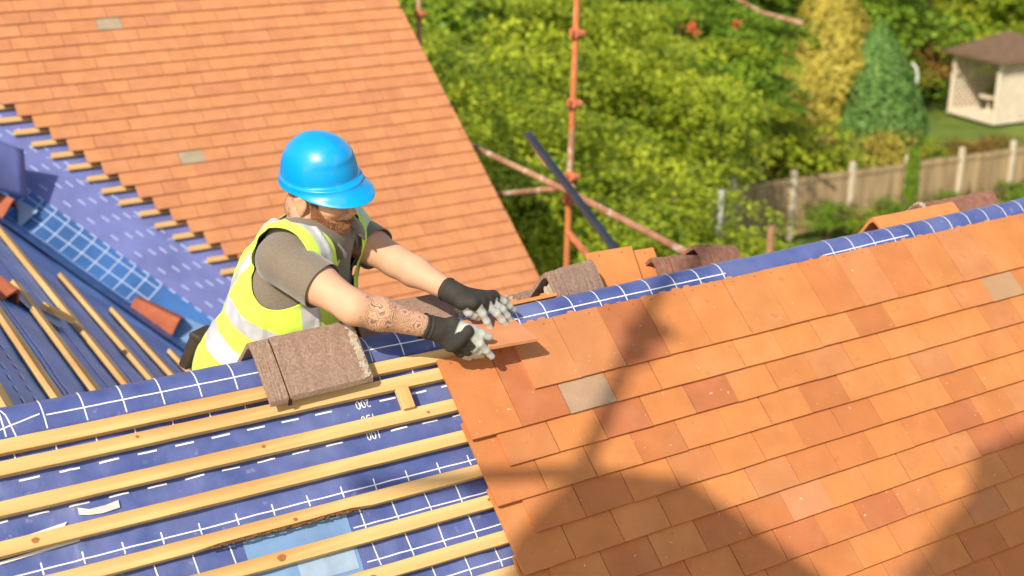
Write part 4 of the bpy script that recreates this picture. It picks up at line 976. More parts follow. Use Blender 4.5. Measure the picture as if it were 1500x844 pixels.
# ------------------------------------------------------------------ the roofer
J = {k: np.array(v) for k, v in {
'hip':(-0.634,0.620,-0.038), 'waist':(-0.614,0.570,0.122), 'shM':(-0.472,0.490,0.398), 'shR':(-0.622,0.358,0.402), 'elR':(-0.512,0.124,0.313), 'wrR':(-0.289,0.070,0.223), 'shL':(-0.315,0.605,0.372), 'elL':(-0.245,0.400,0.319), 'wrL':(-0.156,0.190,0.264), 'headc':(-0.472,0.450,0.5435), 'Rw':(-0.289,0.070,0.223), 'Rt0':(-0.240,0.055,0.234), 'Rt1':(-0.186,0.034,0.212), 'Rt2':(-0.138,0.030,0.181), 'Ri0':(-0.208,0.034,0.213), 'Ri1':(-0.172,0.023,0.173), 'Ri2':(-0.128,0.032,0.118), 'Rm0':(-0.222,0.033,0.197), 'Rm1':(-0.185,0.032,0.154), 'Rm2':(-0.148,0.054,0.119), 'Rr0':(-0.239,0.034,0.184), 'Rr1':(-0.202,0.041,0.142), 'Rr2':(-0.160,0.065,0.116), 'Rp0':(-0.256,0.044,0.173), 'Rp1':(-0.223,0.052,0.138), 'Rp2':(-0.182,0.069,0.113), 'Lw':(-0.156,0.190,0.264), 'Lt0':(-0.153,0.158,0.246), 'Lt1':(-0.141,0.149,0.215), 'Lt2':(-0.098,0.159,0.190), 'Li0':(-0.128,0.139,0.248), 'Li1':(-0.097,0.133,0.214), 'Li2':(-0.073,0.135,0.159), 'Lm0':(-0.096,0.142,0.245), 'Lm1':(-0.046,0.136,0.203), 'Lm2':(-0.012,0.141,0.151), 'Lr0':(-0.067,0.155,0.243), 'Lr1':(-0.015,0.152,0.204), 'Lr2':(0.014,0.161,0.156), 'Lp0':(-0.038,0.174,0.241), 'Lp1':(0.000,0.178,0.217), 'Lp2':(0.042,0.188,0.177)}.items()}
for h_ in 'LR':
    for f_ in 'timrp': J[h_ + f_ + '1'] = J[h_ + f_ + '1'] * .62 + .19 * (J[h_ + f_ + '0'] + J[h_ + f_ + '2'])
unit = lambda v: v / np.linalg.norm(v)
class Field:
    """signed distance grid, axis aligned, spacing may vary along each axis"""
    def __init__(s, xs, ys, zs): s.ax = [np.asarray(a, float) for a in (xs, ys, zs)]; s.D = np.full([len(a) for a in s.ax], .25, np.float32)
    def add(s, fn, lo, hi, k=.02, op='u'):
        sl = []
        for a, l, h in zip(s.ax, lo, hi):
            i0, i1 = np.searchsorted(a, l), np.searchsorted(a, h)
            if i1 <= i0: return
            sl.append(slice(i0, i1))
        X = s.ax[0][sl[0]][:, None, None]; Y = s.ax[1][sl[1]][None, :, None]; Z = s.ax[2][sl[2]][None, None, :]
        d = fn(X, Y, Z).astype(np.float32); a = s.D[tuple(sl)]
        if op == 'u': h = np.clip(.5 + .5 * (a - d) / k, 0, 1); s.D[tuple(sl)] = a * (1 - h) + d * h - k * h * (1 - h)
        else: h = np.clip(.5 - .5 * (a + d) / k, 0, 1); s.D[tuple(sl)] = a * (1 - h) + (-d) * h + k * h * (1 - h)
    def cone(s, a, b, ra, rb, k=.02, op='u', sq=None):
        a, b = np.asarray(a, float), np.asarray(b, float); ba = b - a; L2 = max(1e-9, float(ba @ ba)); m = max(ra, rb) + 2 * k + .02
        def fn(X, Y, Z):
            px, py, pz = X - a[0], Y - a[1], Z - a[2]; t = np.clip((px * ba[0] + py * ba[1] + pz * ba[2]) / L2, 0, 1)
            return np.sqrt((px - t * ba[0]) ** 2 + (py - t * ba[1]) ** 2 + (pz - t * ba[2]) ** 2) - (ra + (rb - ra) * t)
        s.add(fn, np.minimum(a, b) - m, np.maximum(a, b) + m, k, op)
    def ell(s, c, Rm, r, k=.02, op='u', p=2.0):
        """Rm rows are the axes"""
        c = np.asarray(c, float); Rm = np.asarray(Rm, float); r = np.asarray(r, float); m = float(r.max()) + 2 * k + .02
        def fn(X, Y, Z):
            q = [X - c[0], Y - c[1], Z - c[2]]; u = [(Rm[i][0] * q[0] + Rm[i][1] * q[1] + Rm[i][2] * q[2]) for i in range(3)]
            if p == 2.0:
                k0 = np.sqrt(sum((u[i] / r[i]) ** 2 for i in range(3))); k1 = np.sqrt(sum((u[i] / r[i] ** 2) ** 2 for i in range(3))) + 1e-9
                return k0 * (k0 - 1) / k1
            k0 = (sum(np.abs(u[i] / r[i]) ** p for i in range(3))) ** (1 / p); return (k0 - 1) * r.min()
        s.add(fn, c - m, c + m, k, op)
    def nets(s):
        D = s.D; S = D < 0; nx, ny, nz = D.shape
        c = S[:-1, :-1, :-1].astype(np.int8)
        tot = sum(S[i:nx - 1 + i, j:ny - 1 + j, k:nz - 1 + k].astype(np.int8) for i in (0, 1) for j in (0, 1) for k in (0, 1))
        I = np.argwhere((tot > 0) & (tot < 8)); idx = -np.ones((nx - 1, ny - 1, nz - 1), np.int32); idx[I[:, 0], I[:, 1], I[:, 2]] = np.arange(len(I))
        acc = np.zeros((len(I), 3)); cnt = np.zeros(len(I))
        cor = [(i, j, k) for i in (0, 1) for j in (0, 1) for k in (0, 1)]
        for a in cor:
            for b in cor:
                if sum(b) - sum(a) == 1 and all(q >= p for p, q in zip(a, b)):
                    da = D[I[:, 0] + a[0], I[:, 1] + a[1], I[:, 2] + a[2]]; db = D[I[:, 0] + b[0], I[:, 1] + b[1], I[:, 2] + b[2]]; m = (da < 0) != (db < 0)
                    t = np.where(m, da / np.where(m, da - db, 1), 0); P = np.array(a) + t[:, None] * (np.array(b) - np.array(a)); acc += P * m[:, None]; cnt += m
        V = I + acc / cnt[:, None]; V = np.stack([np.interp(V[:, i], np.arange(len(s.ax[i])), s.ax[i]) for i in range(3)], 1)
        Fs = []
        for ax in range(3):
            sl0 = [slice(None)] * 3; sl1 = [slice(None)] * 3; sl0[ax] = slice(0, -1); sl1[ax] = slice(1, None)
            A, B_ = S[tuple(sl0)], S[tuple(sl1)]; E = np.argwhere(A != B_); o1, o2 = [q for q in range(3) if q != ax]
            E = E[(E[:, o1] > 0) & (E[:, o2] > 0) & (E[:, o1] < D.shape[o1] - 1) & (E[:, o2] < D.shape[o2] - 1)]
            def g(d1, d2): q = E.copy(); q[:, o1] -= d1; q[:, o2] -= d2; return idx[q[:, 0], q[:, 1], q[:, 2]]
            Q = np.stack([g(1, 1), g(0, 1), g(0, 0), g(1, 0)], 1); ins = A[E[:, 0], E[:, 1], E[:, 2]]
            if ax == 1: ins = ~ins
            Q[~ins] = Q[~ins][:, ::-1]; Fs.append(Q)
        return V, np.concatenate(Fs)
def smoothV(V, F, it=2, lam=.5):
    n = len(V)
    for _ in range(it):
        A = np.zeros_like(V); c = np.zeros(n)
        for i in range(F.shape[1]):
            a, b = F[:, i], F[:, (i + 1) % F.shape[1]]
            for q in range(3): A[:, q] += np.bincount(a, V[b, q], n) + np.bincount(b, V[a, q], n)
            c += np.bincount(a, minlength=n) + np.bincount(b, minlength=n)
        V = V + lam * (A / np.maximum(c, 1)[:, None] - V)
    return V
def vnormals(V, F):
    N = np.zeros_like(V); fn = np.cross(V[F[:, 2]] - V[F[:, 0]], V[F[:, 3 if F.shape[1] > 3 else 1]] - V[F[:, 1 if F.shape[1] > 3 else 0]])
    for i in range(F.shape[1]):
        for q in range(3): N[:, q] += np.bincount(F[:, i], fn[:, q], len(V))
    return N / (np.linalg.norm(N, axis=1, keepdims=True) + 1e-12)
def clip(V, F, g, mid=None):
    """keep g>0, cutting faces along g=0"""
    T = F if F.shape[1] == 3 else np.concatenate([F[:, [0, 1, 2]], F[:, [0, 2, 3]]]); mid_ = None if mid is None else (mid if F.shape[1] == 3 else np.concatenate([mid, mid]))
    s = g[T] > 0; c = s.sum(1); full = T[c == 3]; V = list(V) ; V = [V[i] for i in range(len(V))]; newF = [full]; nm = [mid_[c == 3]] if mid is not None else None
    cache = {}; extra = []; base = len(V)
    def cut(a, b):
        key = (a, b) if a < b else (b, a)
        if key not in cache:
            t = g[a] / (g[a] - g[b]); cache[key] = base + len(extra); extra.append(V[a] + (V[b] - V[a]) * t)
        return cache[key]
    add = []; am = []
    for q in np.where((c == 1) | (c == 2))[0]:
        t = T[q]; r = 0
        if c[q] == 1:
            r = int(np.argmax(s[q])); a, b, d = t[r], t[(r + 1) % 3], t[(r + 2) % 3]; add.append((a, cut(a, b), cut(a, d))); am.append(q)
        else:
            r = int(np.argmin(s[q])); a, b, d = t[r], t[(r + 1) % 3], t[(r + 2) % 3]; x, y = cut(a, b), cut(a, d); add.append((x, b, d)); add.append((x, d, y)); am += [q, q]
    Fn = np.concatenate([full, np.array(add, int).reshape(-1, 3)]); Vn = np.array(V + extra) if extra else np.array(V)
    M = None if mid is None else np.concatenate([mid_[c == 3], mid_[np.array(am, int)] if am else np.zeros(0, int)])
    used, inv = np.unique(Fn, return_inverse=True)
    return Vn[used], inv.reshape(Fn.shape), M, used
def axis(a, b, h, fine=None, hf=None):
    if fine is None: return np.arange(a, b, h)
    return np.concatenate([np.arange(a, fine[0], h), np.arange(fine[0], fine[1], hf), np.arange(fine[1], b, h)])
# body frame
ua = unit(J['shM'] - J['hip']); la = J['shL'] - J['shR']; la = unit(la - ua * (la @ ua)); fa = np.cross(la, ua); fa = unit(fa)
HB = J['hip']; SM = (J['shR'] + J['shL']) / 2
Rb = np.array([la, fa, ua])
def Bp(l, f, u, o=HB): return o + la * l + fa * f + ua * u
TL = float((SM - HB) @ ua)
def torso(Fd, inf=0.0, k=.05, belly=0.0):
    Fd.ell(Bp(0, .0, TL - .13), Rb, np.array([.172, .112, .20]) + inf, k, p=2.0)
    Fd.ell(Bp(0, .012 + belly * .3, TL * .52), Rb, np.array([.158, .118 + belly, .19]) + inf, k)
    Fd.ell(Bp(0, -.005, .02), Rb, np.array([.165, .125, .15]) + inf, k)
    Fd.cone(SM - la * .13 + ua * .005, SM + la * .13 + ua * .005, .058 + inf, .058 + inf, k)
    Fd.cone(SM + ua * .055 - fa * .01, SM - la * .12 + ua * .01, .052 + inf, .05 + inf, k); Fd.cone(SM + ua * .055 - fa * .01, SM + la * .12 + ua * .01, .052 + inf, .05 + inf, k)
# head frame: gaze forward, turned slightly to the viewer and tipped down
Rv = np.array([math.cos(YAW), math.sin(YAW), 0.0]); Tv = np.array([-.521, -.853, 0.0]); bt_, th_ = R(17), R(8)
Gz = unit(np.cos(th_) * (np.cos(bt_) * Rv + np.sin(bt_) * Tv) - np.array([0, 0, 1]) * np.sin(th_))
Lh = unit(np.cross(np.array([0, 0, 1.]), Gz)); Uh = np.cross(Gz, Lh); ro = R(3); Lh, Uh = Lh * math.cos(ro) + Uh * math.sin(ro), -Lh * math.sin(ro) + Uh * math.cos(ro)
HC = J['headc']; Rh = np.array([Gz, Lh, Uh]); HS = 1.09
def Hp(x, y, z): return HC + HS * (Gz * x + Lh * y + Uh * z)
kneeR, kneeL = np.array([-.52, .66, -.30]) + fa * .16, np.array([-.30, .80, -.36]) + fa * .12
hipR, hipL = Bp(-.09, 0, -.04), Bp(.09, 0, -.04)
kneeR = hipR + unit(np.array([.62, -.10, -.62])) * .30; kneeL = hipL + unit(np.array([.62, .10, -.75])) * .36
ankR = kneeR + unit(np.array([-.25, .62, -.60])) * .40; ankL = kneeL + unit(np.array([-.15, .62, -.72])) * .40
def legs(Fd, i=0.0, k=.03):
    for h, kn, an in ((hipR, kneeR, ankR), (hipL, kneeL, ankL)): Fd.cone(h, kn, .085 + i, .058 + i, k); Fd.cone(kn, an, .058 + i, .042 + i, k)
    Fd.ell(Bp(0, -.005, .0), Rb, np.array([.165, .125, .13]) + i, k)
def hand(Fd, s, inf=0.0, kp=.014, kf=.007, palm=True):
    g = lambda n: J[s + n]
    if palm:
        for f, r in (('i', .0145), ('m', .0150), ('r', .0145), ('p', .0135)): Fd.cone(g('w'), g(f + '0'), .021 + inf, r + inf, kp)
        Fd.cone(g('w'), g('t0'), .022 + inf, .018 + inf, kp); Fd.cone(g('t0'), g('i0'), .013 + inf, .012 + inf, kp); Fd.cone(g('i0'), g('p0'), .013 + inf, .012 + inf, kp)
    for f, r in (('t', .0112), ('i', .0094), ('m', .0097), ('r', .0092), ('p', .0083)):
        tip = g(f + '2'); mid = g(f + '1'); base = g(f + '0'); dip = mid + (tip - mid) * .5 + (mid - base) * .03
        Fd.cone(base, mid, r * 1.08 + inf, r + inf, kf); Fd.cone(mid, dip, r + inf, r * .93 + inf, kf); Fd.cone(dip, tip, r * .93 + inf, r * .80 + inf, kf)
hx, hy, hz = HC
body = Field(axis(-1.05, .12, .007, (hx - .13, hx + .17), .0032), axis(-.02, 1.35, .007, (hy - .16, hy + .16), .0032), axis(-1.0, .80, .007, (hz - .16, hz + .17), .0032))
torso(body); legs(body)
body.cone(Hp(-.03, 0, -.035), SM + ua * .04 - fa * .01, .058, .066, .03)
for s, l in (('R', -1), ('L', 1)):
    sh, el, wr = J['sh' + s], J['el' + s], J['wr' + s]
    body.cone(SM + la * l * .12, sh, .058, .060, .03); body.cone(sh, sh + (el - sh) * .5, .060, .056, .02); body.cone(sh + (el - sh) * .5, el, .056, .044, .02)
    m_ = el + (wr - el) * .30 + np.array([0, 0, .001]); body.cone(el, m_, .042, .046, .03); body.cone(m_, wr, .045, .0285, .02)
    hand(body, s, -.002)
# head
def he(c, r, k=.012, op='u', p=2.0): body.ell(Hp(*c), Rh, np.array(r) * HS, k, op, p)
def hc(a, b, ra, rb, k=.008, op='u'): body.cone(Hp(*a), Hp(*b), ra * HS, rb * HS, k, op)
he((.008, 0, .028), (.079, .066, .076)); he((.035, 0, .0), (.060, .062, .070), .02); he((.034, 0, -.058), (.048, .057, .060), .02); he((.050, 0, -.119), (.034, .038, .030), .018)
for y in (-1, 1):
    hc((.0, y * .055, -.048), (.046, y * .032, -.108), .023, .022, .018); he((.066, y * .036, -.012), (.026, .024, .020), .014)     # jaw, cheek
    hc((.088, y * .012, .030), (.076, y * .046, .030), .011, .010, .010)                                                          # brow
    he((.098, y * .031, .010), (.014, .017, .011), .010, 's'); he((.081, y * .031, .009), (.0135, .0135, .0125), .003)             # socket, eye
    hc((.091, y * .018, .0155), (.088, y * .044, .0125), .0032, .0028, .003); hc((.092, y * .020, .0035), (.088, y * .043, .0045), .0028, .0022, .003)
    he((.097, y * .0135, -.026), (.010, .0075, .0075), .005)
    # ear
    he((-.004, y * .077, .000), (.016, .0085, .026), .006); he((-.002, y * .088, .006), (.010, .007, .020), .004, 's'); hc((-.016, y * .081, .014), (.002, y * .079, .022), .0040, .0036, .004); hc((-.020, y * .083, .014), (-.012, y * .079, -.018), .0045, .004, .004); he((-.004, y * .078, -.024), (.008, .005, .008), .004)
hc((.090, 0, .020), (.105, 0, -.018), .0075, .0105, .008); he((.108, 0, -.021), (.0100, .0110, .0092), .005); he((.096, 0, -.032), (.012, .018, .010), .008)
he((.082, 0, -.056), (.020, .030, .022), .012); hc((.096, -.016, -.0530), (.0985, 0, -.0510), .0042, .0048, .004); hc((.096, .016, -.0530), (.0985, 0, -.0510), .0042, .0048, .004); hc((.093, -.014, -.0625), (.0955, 0, -.0640), .0048, .0055, .004); hc((.093, .014, -.0625), (.0955, 0, -.0640), .0048, .0055, .004)
hc((.103, -.020, -.0575), (.1035, .020, -.0575), .0018, .0018, .003, 's')
V, F = body.nets(); V = smoothV(V, F, 1, .4)
Lc = (V - HC) @ Rh.T / HS; near_head = (np.abs(Lc) < .16).all(1)
tone = np.ones((len(V), 3)); 
# ruddy cheeks, nose and lips; brows and eyes
def blend(mask, col, t=1): tone[:] = tone * (1 - mask[:, None] * t) + mask[:, None] * t * np.array(col)
gs = lambda c, r: np.exp(-(((Lc - np.array(c)) / np.array(r)) ** 2).sum(1)) * near_head
for y in (-1, 1):
    blend(gs((.085, y * .036, -.014), (.03, .022, .02)), (1.05, .78, .72), .6)
    blend(np.clip(gs((.10, y * .028, .034), (.03, .020, .0055)) * 1.4, 0, 1), (.50, .38, .28), .85)
    blend((gs((.0935, y * .031, .0085), (.012, .0115, .0038)) > .55).astype(float), (.9, 1.6, 2.1), .8)
    blend((gs((.0955, y * .031, .0085), (.012, .005, .0042)) > .5).astype(float), (.16, .2, .25), 1)
    blend(gs((-.004, y * .082, 0), (.02, .02, .03)), (1.08, .80, .72), .6)
blend(gs((.108, 0, -.02), (.02, .016, .014)), (1.1, .75, .68), .6); blend(gs((.100, 0, -.058), (.014, .02, .008)), (.95, .55, .50), .85)
fr_ = (V - J['elR']) @ unit(J['wrR'] - J['elR']) / np.linalg.norm(J['wrR'] - J['elR']); ra_ = np.linalg.norm(V - (J['elR'] + np.clip(fr_, 0, 1)[:, None] * (J['wrR'] - J['elR'])), axis=1)
ink = ((fr_ > .02) & (fr_ < 1.1) & (ra_ < .075)).astype(float) * np.clip((fr_ - .0) / .12, 0, 1) * .85
man = empty('person', tuple((ankR + ankL) / 2 - np.array([0, 0, .08]))); tag(man, 'roofer in blue hard hat and yellow vest leaning over the ridge to set a tile', 'person')
def mat_adopt(o): adopt(o, man); return o
bo_ = mat_adopt(mobj('body', V, F, 'skin', smooth=True, tone=tone, ink=ink))
bodyV, bodyF = V, F

# ---- clothing
def fold(V, N, amp, sc_, seed, stretch=None):
    P = V if stretch is None else V @ stretch; n = fbm(P, sc_, seed, 3); n2 = 1 - np.abs(vnoise(P, sc_ * .8, seed + 5)) * 2
    return V + N * (amp * (n * .6 + n2 * .5))[:, None]
shirt = Field(np.arange(-1.0, .02, .006), np.arange(.0, 1.0, .006), np.arange(-.25, .62, .006))
torso(shirt, .024, .05, .034)
SL = {'R': .56, 'L': .60}
for s, l in (('R', -1), ('L', 1)):
    sh, el = J['sh' + s], J['el' + s]; e = sh + (el - sh) * (SL[s] + .12)
    shirt.cone(SM + la * l * .12, sh, .068, .068, .03); shirt.cone(sh, e, .069, .070 if s == 'R' else .066, .02)
V, F = shirt.nets(); V = smoothV(V, F, 2, .5); N = vnormals(V, F); V = fold(V, N, .004, 9, 3)
g1 = np.full(len(V), 1.0)
for s in 'RL':
    sh, el = J['sh' + s], J['el' + s]; d = unit(el - sh); L_ = np.linalg.norm(el - sh); t = (V - sh) @ d / L_; rr_ = np.linalg.norm(V - sh - ((V - sh) @ d)[:, None] * d, axis=1)
    t = t + .02 * vnoise(V, 18, 4)
    loc = (rr_ < .12); g1 = np.where(loc, np.minimum(g1, (SL[s] - t) * L_ * 3), g1)
nb = SM + ua * .055 - fa * .01; nd = unit(Hp(-.03, 0, -.035) - nb); tn = (V - nb) @ nd; rn = np.linalg.norm(V - nb - tn[:, None] * nd, axis=1); g1 = np.where((rn < .085) & (tn > -.05), np.minimum(g1, .045 - tn), g1); g1 = np.minimum(g1, (V - Bp(0, 0, -.03)) @ ua)
V, F, _, _ = clip(V, F, g1)
o = mat_adopt(mobj('polo_shirt', V, F, 'shirt', smooth=True)); m = o.modifiers.new('s', 'SOLIDIFY'); m.thickness = .0028; m.offset = -1
# collar of the shirt
ncols = 60; V = []; 
ctr = nb - nd * .008; ax_ = unit(fa - nd * (fa @ nd)); ay_ = np.cross(nd, ax_)
prof = [(.072, .000), (.070, .034), (.072, .056), (.077, .062), (.085, .052), (.095, .012), (.101, -.014)]
for j, (r_, h_) in enumerate(prof):
    for i in range(ncols):
        a = R(20) + (2 * math.pi - R(40)) * i / (ncols - 1); fr = math.cos(a); tip = 0.0
        rr_ = r_ * (1 + .06 * fr) + (.004 * tip if j > 3 else 0); hh = h_ - .066 * max(0, fr) - (.008 * tip if j >= 5 else 0) + .012 * max(0, -fr)
        V.append(ctr + ax_ * math.cos(a) * rr_ * 1.05 + ay_ * math.sin(a) * rr_ + nd * hh)
F = np.array([(j * ncols + i, j * ncols + i + 1, (j + 1) * ncols + i + 1, (j + 1) * ncols + i) for j in range(len(prof) - 1) for i in range(ncols - 1)])
V = np.array(V); V = V + .0022 * vnoise(V, 25, 8)[:, None]
o = mat_adopt(mobj('collar', V, F, 'shirt', smooth=True)); o.modifiers.new('s', 'SOLIDIFY').thickness = .003
# sleeve hems
for s in 'RL':
    sh, el = J['sh' + s], J['el' + s]
# vest
vest = Field(np.arange(-1.0, .02, .006), np.arange(.0, 1.05, .006), np.arange(-.32, .62, .006))
torso(vest, .031, .06, .03); vest.ell(Bp(0, -.0, .02), Rb, (.195, .165, .14), .06)
for s, l in (('R', -1), ('L', 1)): vest.cone(SM + la * l * .10 + ua * .015, SM + la * l * .185 + ua * .0, .078, .090, .04)
V, F = vest.nets(); V = smoothV(V, F, 3, .5); N = vnormals(V, F); V0 = V.copy()
V = fold(V, N, .0085, 6.5, 11, np.array([[1, 0, 0], [0, 1, 0], [0, 0, 1]]) * 1.0); V = V + N * (.003 * fbm(V, 22, 4, 2) + .0055 * np.clip(1 - np.abs(vnoise(V @ np.array([[1, .3, 0], [-.3, 1, .4], [0, -.4, .55]]), 13, 9)) * 3.5, 0, 1))[:, None]
q = V0 - SM; l_, f_, u_ = q @ la, q @ fa, q @ ua; g1 = np.ones(len(V))
for s, l in (('R', -1), ('L', 1)):
    c = J['sh' + s] - SM; cl, cf, cu_ = c @ la, c @ fa, c @ ua
    a_, b_ = f_ - cf - .012, u_ - cu_ + .062; ell_ = np.sqrt((a_ / .086) ** 2 + (b_ / .090) ** 2) - 1
    side = (l_ * l > .085); g1 = np.where(side, np.minimum(g1, ell_ * .1), g1)
    g1 = np.minimum(g1, .212 - l_ * l + np.where(u_ < -.10, .2, 0))
nbv = (V0 - nb); tn = nbv @ nd; rn = np.linalg.norm(nbv - tn[:, None] * nd, axis=1); fr = (nbv @ ax_)
g1 = np.minimum(g1, np.where(tn > -.06, rn - .104 - .035 * np.clip(fr / .08, 0, 1), 1))
g1 = np.minimum(g1, np.where(f_ > 0, np.abs(l_ - .0) - (.008 + .040 * np.clip((u_ + .21) / .21, 0, 1) + .025 * np.clip((u_ + .06) / .06, 0, 1)), 1))
g1 = np.minimum(g1, (V - Bp(0, 0, -.075)) @ ua)
V, F, _, _ = clip(V, F, g1)
# reflective bands: split faces along the band edges and give them the tape material
def bands(V):
    q = V - SM; l_, f_, u_ = q @ la, q @ fa, q @ ua; w = .026
    b1 = w - np.abs(u_ + .245 + .004 * vnoise(V, 8, 2)); b2 = w - np.abs(u_ + .375 + .004 * vnoise(V, 8, 3))
    ver = np.where(u_ > -.245, w - .004 - np.abs(np.abs(l_) - (.138 + .012 * np.clip((u_ + .1) / .1, -1, 1))), -1)
    return np.maximum(np.maximum(b1, b2), ver)
g = bands(V); Va, Fa, _, _ = clip(V, F, g); Vb, Fb, _, _ = clip(V, F, -g)
Vall = np.concatenate([Vb, Va]); Fall = np.concatenate([Fb, Fa + len(Vb)]); mid = np.concatenate([np.zeros(len(Fb), int), np.ones(len(Fa), int)])
o = mat_adopt(mobj('high_visibility_vest', Vall, Fall, ['hivis', 'silver'], smooth=True, midx=mid))
w_ = o.modifiers.new('w', 'WELD'); w_.merge_threshold = .0004; m = o.modifiers.new('s', 'SOLIDIFY'); m.thickness = .0022; m.offset = 0
# trousers, belt, boots
tr = Field(np.arange(-1.1, .2, .010), np.arange(.1, 1.4, .010), np.arange(-1.05, .2, .010)); legs(tr, .014); V, F = tr.nets(); V = smoothV(V, F, 2); V = fold(V, vnormals(V, F), .005, 8, 5)
V, F, _, _ = clip(V, F, -((V - Bp(0, 0, .075)) @ ua)); o = mat_adopt(mobj('trousers', V, F, 'trousers', smooth=True))
bl = Field(np.arange(-.95, -.3, .006), np.arange(.3, .95, .006), np.arange(-.3, .3, .006)); bl.ell(Bp(0, -.005, .02), Rb, np.array([.165, .125, .15]) + .022, .02); torso(bl, .014); V, F = bl.nets()
qq = (V - HB) @ ua; V, F, _, _ = clip(V, F, .026 - np.abs(qq - .035)); o = mat_adopt(mobj('tool_belt', V, F, 'belt', smooth=True)); o.modifiers.new('s', 'SOLIDIFY').thickness = .006
mb = MB(); rot = Matrix((Vector(la), Vector(fa), Vector(ua))).transposed()
mb.box(Bp(-.06, -.178, -.01), (.09, .035, .11), rot=rot); mb.box(Bp(-.06, -.178, .05), (.10, .042, .022), rot=rot); mb.box(Bp(-.06, -.200, .0), (.05, .012, .06), rot=rot); o = mb.build('tool_pouch', ['belt'], None, bev=.008); mat_adopt(o)
for kn, an in ((kneeR, ankR), (kneeL, ankL)):
    bf = Field(np.arange(an[0] - .2, an[0] + .35, .008), np.arange(an[1] - .25, an[1] + .25, .008), np.arange(an[2] - .2, an[2] + .15, .008)); fd = unit(np.array([fa[0], fa[1], 0])); bf.cone(an, an - [0, 0, .05], .052, .05, .02); bf.cone(an + [0, 0, -.06] - fd * .02, an + [0, 0, -.07] + fd * .15, .045, .036, .02); V, F = bf.nets(); mat_adopt(mobj('boot', V, F, 'boot', smooth=True))
# gloves
black_c, pale_c = np.array([.040, .036, .032]), np.array([.52, .55, .53])
for s in 'RL':
    pts = np.array([J[s + f + n] for f in 'timrp' for n in '012']); lo, hi = pts.min(0) - .03, pts.max(0) + .03
    wr, el = J['wr' + s], J['el' + s]; back_ = unit(el - wr); cuff = wr + back_ * .035; lo = np.minimum(lo, cuff - .05); hi = np.maximum(hi, cuff + .05)
    gf = Field(*[np.arange(a, b, .0024) for a, b in zip(lo, hi)]); hand(gf, s, .0020, .014, .006); gf.cone(wr, cuff + back_ * .03, .0325, .0395, .012)
    V, F = gf.nets(); V = smoothV(V, F, 1, .5); N = vnormals(V, F); V = V + N * (.0007 * fbm(V, 30, 3, 3) + .0006 * np.clip(1 - np.abs(vnoise(V, 30, 6)) * 4, 0, 1))[:, None]
    tc_ = (V - wr) @ back_; V = V + N * (.0012 * np.sin(tc_ * 420) * (tc_ > .012))[:, None]
    V2, F2, _, used = clip(V, F, .040 - tc_ + .002 * vnoise(V, 40, 2)); 
    # fingertips and palm side are coated
    N2 = vnormals(V2, F2); pal = np.zeros(len(V2)); kn = np.mean([J[s + f + '0'] for f in 'imrp'], 0)
    pn = unit(np.cross(J[s + 'i0'] - J[s + 'p0'], kn - wr)); pn = pn if s == 'R' else -pn
    tipside = np.mean([J[s + f + '2'] for f in 'imrp'], 0) - kn
    pn = pn if pn @ tipside > 0 else -pn      # points to the palm side
    dmin = np.full(len(V2), 9.); lab = np.zeros(len(V2))
    for f in 'timrp':
        for a, b, t0, t1 in ((f + '0', f + '1', 0., 1.), (f + '1', f + '2', 1., 2.)):
            A_, B_ = J[s + a], J[s + b]; ba = B_ - A_; t = np.clip(((V2 - A_) @ ba) / (ba @ ba), 0, 1); d = np.linalg.norm(V2 - A_ - t[:, None] * ba, axis=1); m = d < dmin; dmin = np.where(m, d, dmin); lab = np.where(m, t0 + t, lab)
            if f in 'rp' and s == 'R': lab = np.where(m, lab - .9, lab)
            if f == 'i' and s == 'R': lab = np.where(m, lab + .02, lab)
            if f == 't': lab = np.where(m, lab + .12, lab)
            if f == 'm' and s == 'R': lab = np.where(m, lab - .7, lab)
    dk = np.linalg.norm(V2 - wr, axis=1)
    sc2 = (lab - .40) * 1.3 + (N2 @ pn) * .22 + .05 * vnoise(V2, 40, 5); sc2 = np.where(((V2 - wr) @ back_) > -.03, -1, sc2)
    pal = np.clip(sc2 * 9 + .5, 0, 1); tone = black_c + (pale_c - black_c) * pal[:, None]
    o = mobj('glove', V2, F2, 'glove', smooth=True, tone=tone); mat_adopt(o)
# helmet
hp = np.array([-.4525, .4535, .612]); bh_, tt_, rh_ = R(37), R(6.5), R(9)
Hx = unit(np.cos(tt_) * (np.cos(bh_) * Rv + np.sin(bh_) * Tv) - np.array([0, 0, 1]) * np.sin(tt_)); Hy = unit(np.cross(np.array([0, 0, 1.]), Hx)); Hz = np.cross(Hx, Hy); Hy, Hz = Hy * math.cos(rh_) + Hz * math.sin(rh_), -Hy * math.sin(rh_) + Hz * math.cos(rh_)
NA, NR = 96, 30; V = []
A0, B0_, H0 = .124, .1055, .120
def hpt(x, y, z): return hp + Hx * x + Hy * y + Hz * z
rows = []
for j in range(NR + 1):
    ph = (math.pi / 2) * j / NR      # 0 at the top
    row = []
    for i in range(NA):
        a = 2 * math.pi * i / NA; c, s_ = math.cos(a), math.sin(a)
        r = math.sin(ph) ** .92; z = math.cos(ph) ** .95 * H0
        ex = A0 * (1 if c > 0 else 1.0); x, y = ex * c * r, B0_ * s_ * r
        # shallow flat panel above the peak
        fl_ = min(1, max(0, (c - .25) / .35)) / (1 + math.exp((z / H0 - .50) * 22)); x -= .009 * fl_ * (1 if z > 0 else 0)
        rid = math.exp(-(y / .018) ** 2) * .0025 * (1 - r * .7); z += rid
        row.append(hpt(x, y, z))
    rows.append(row)
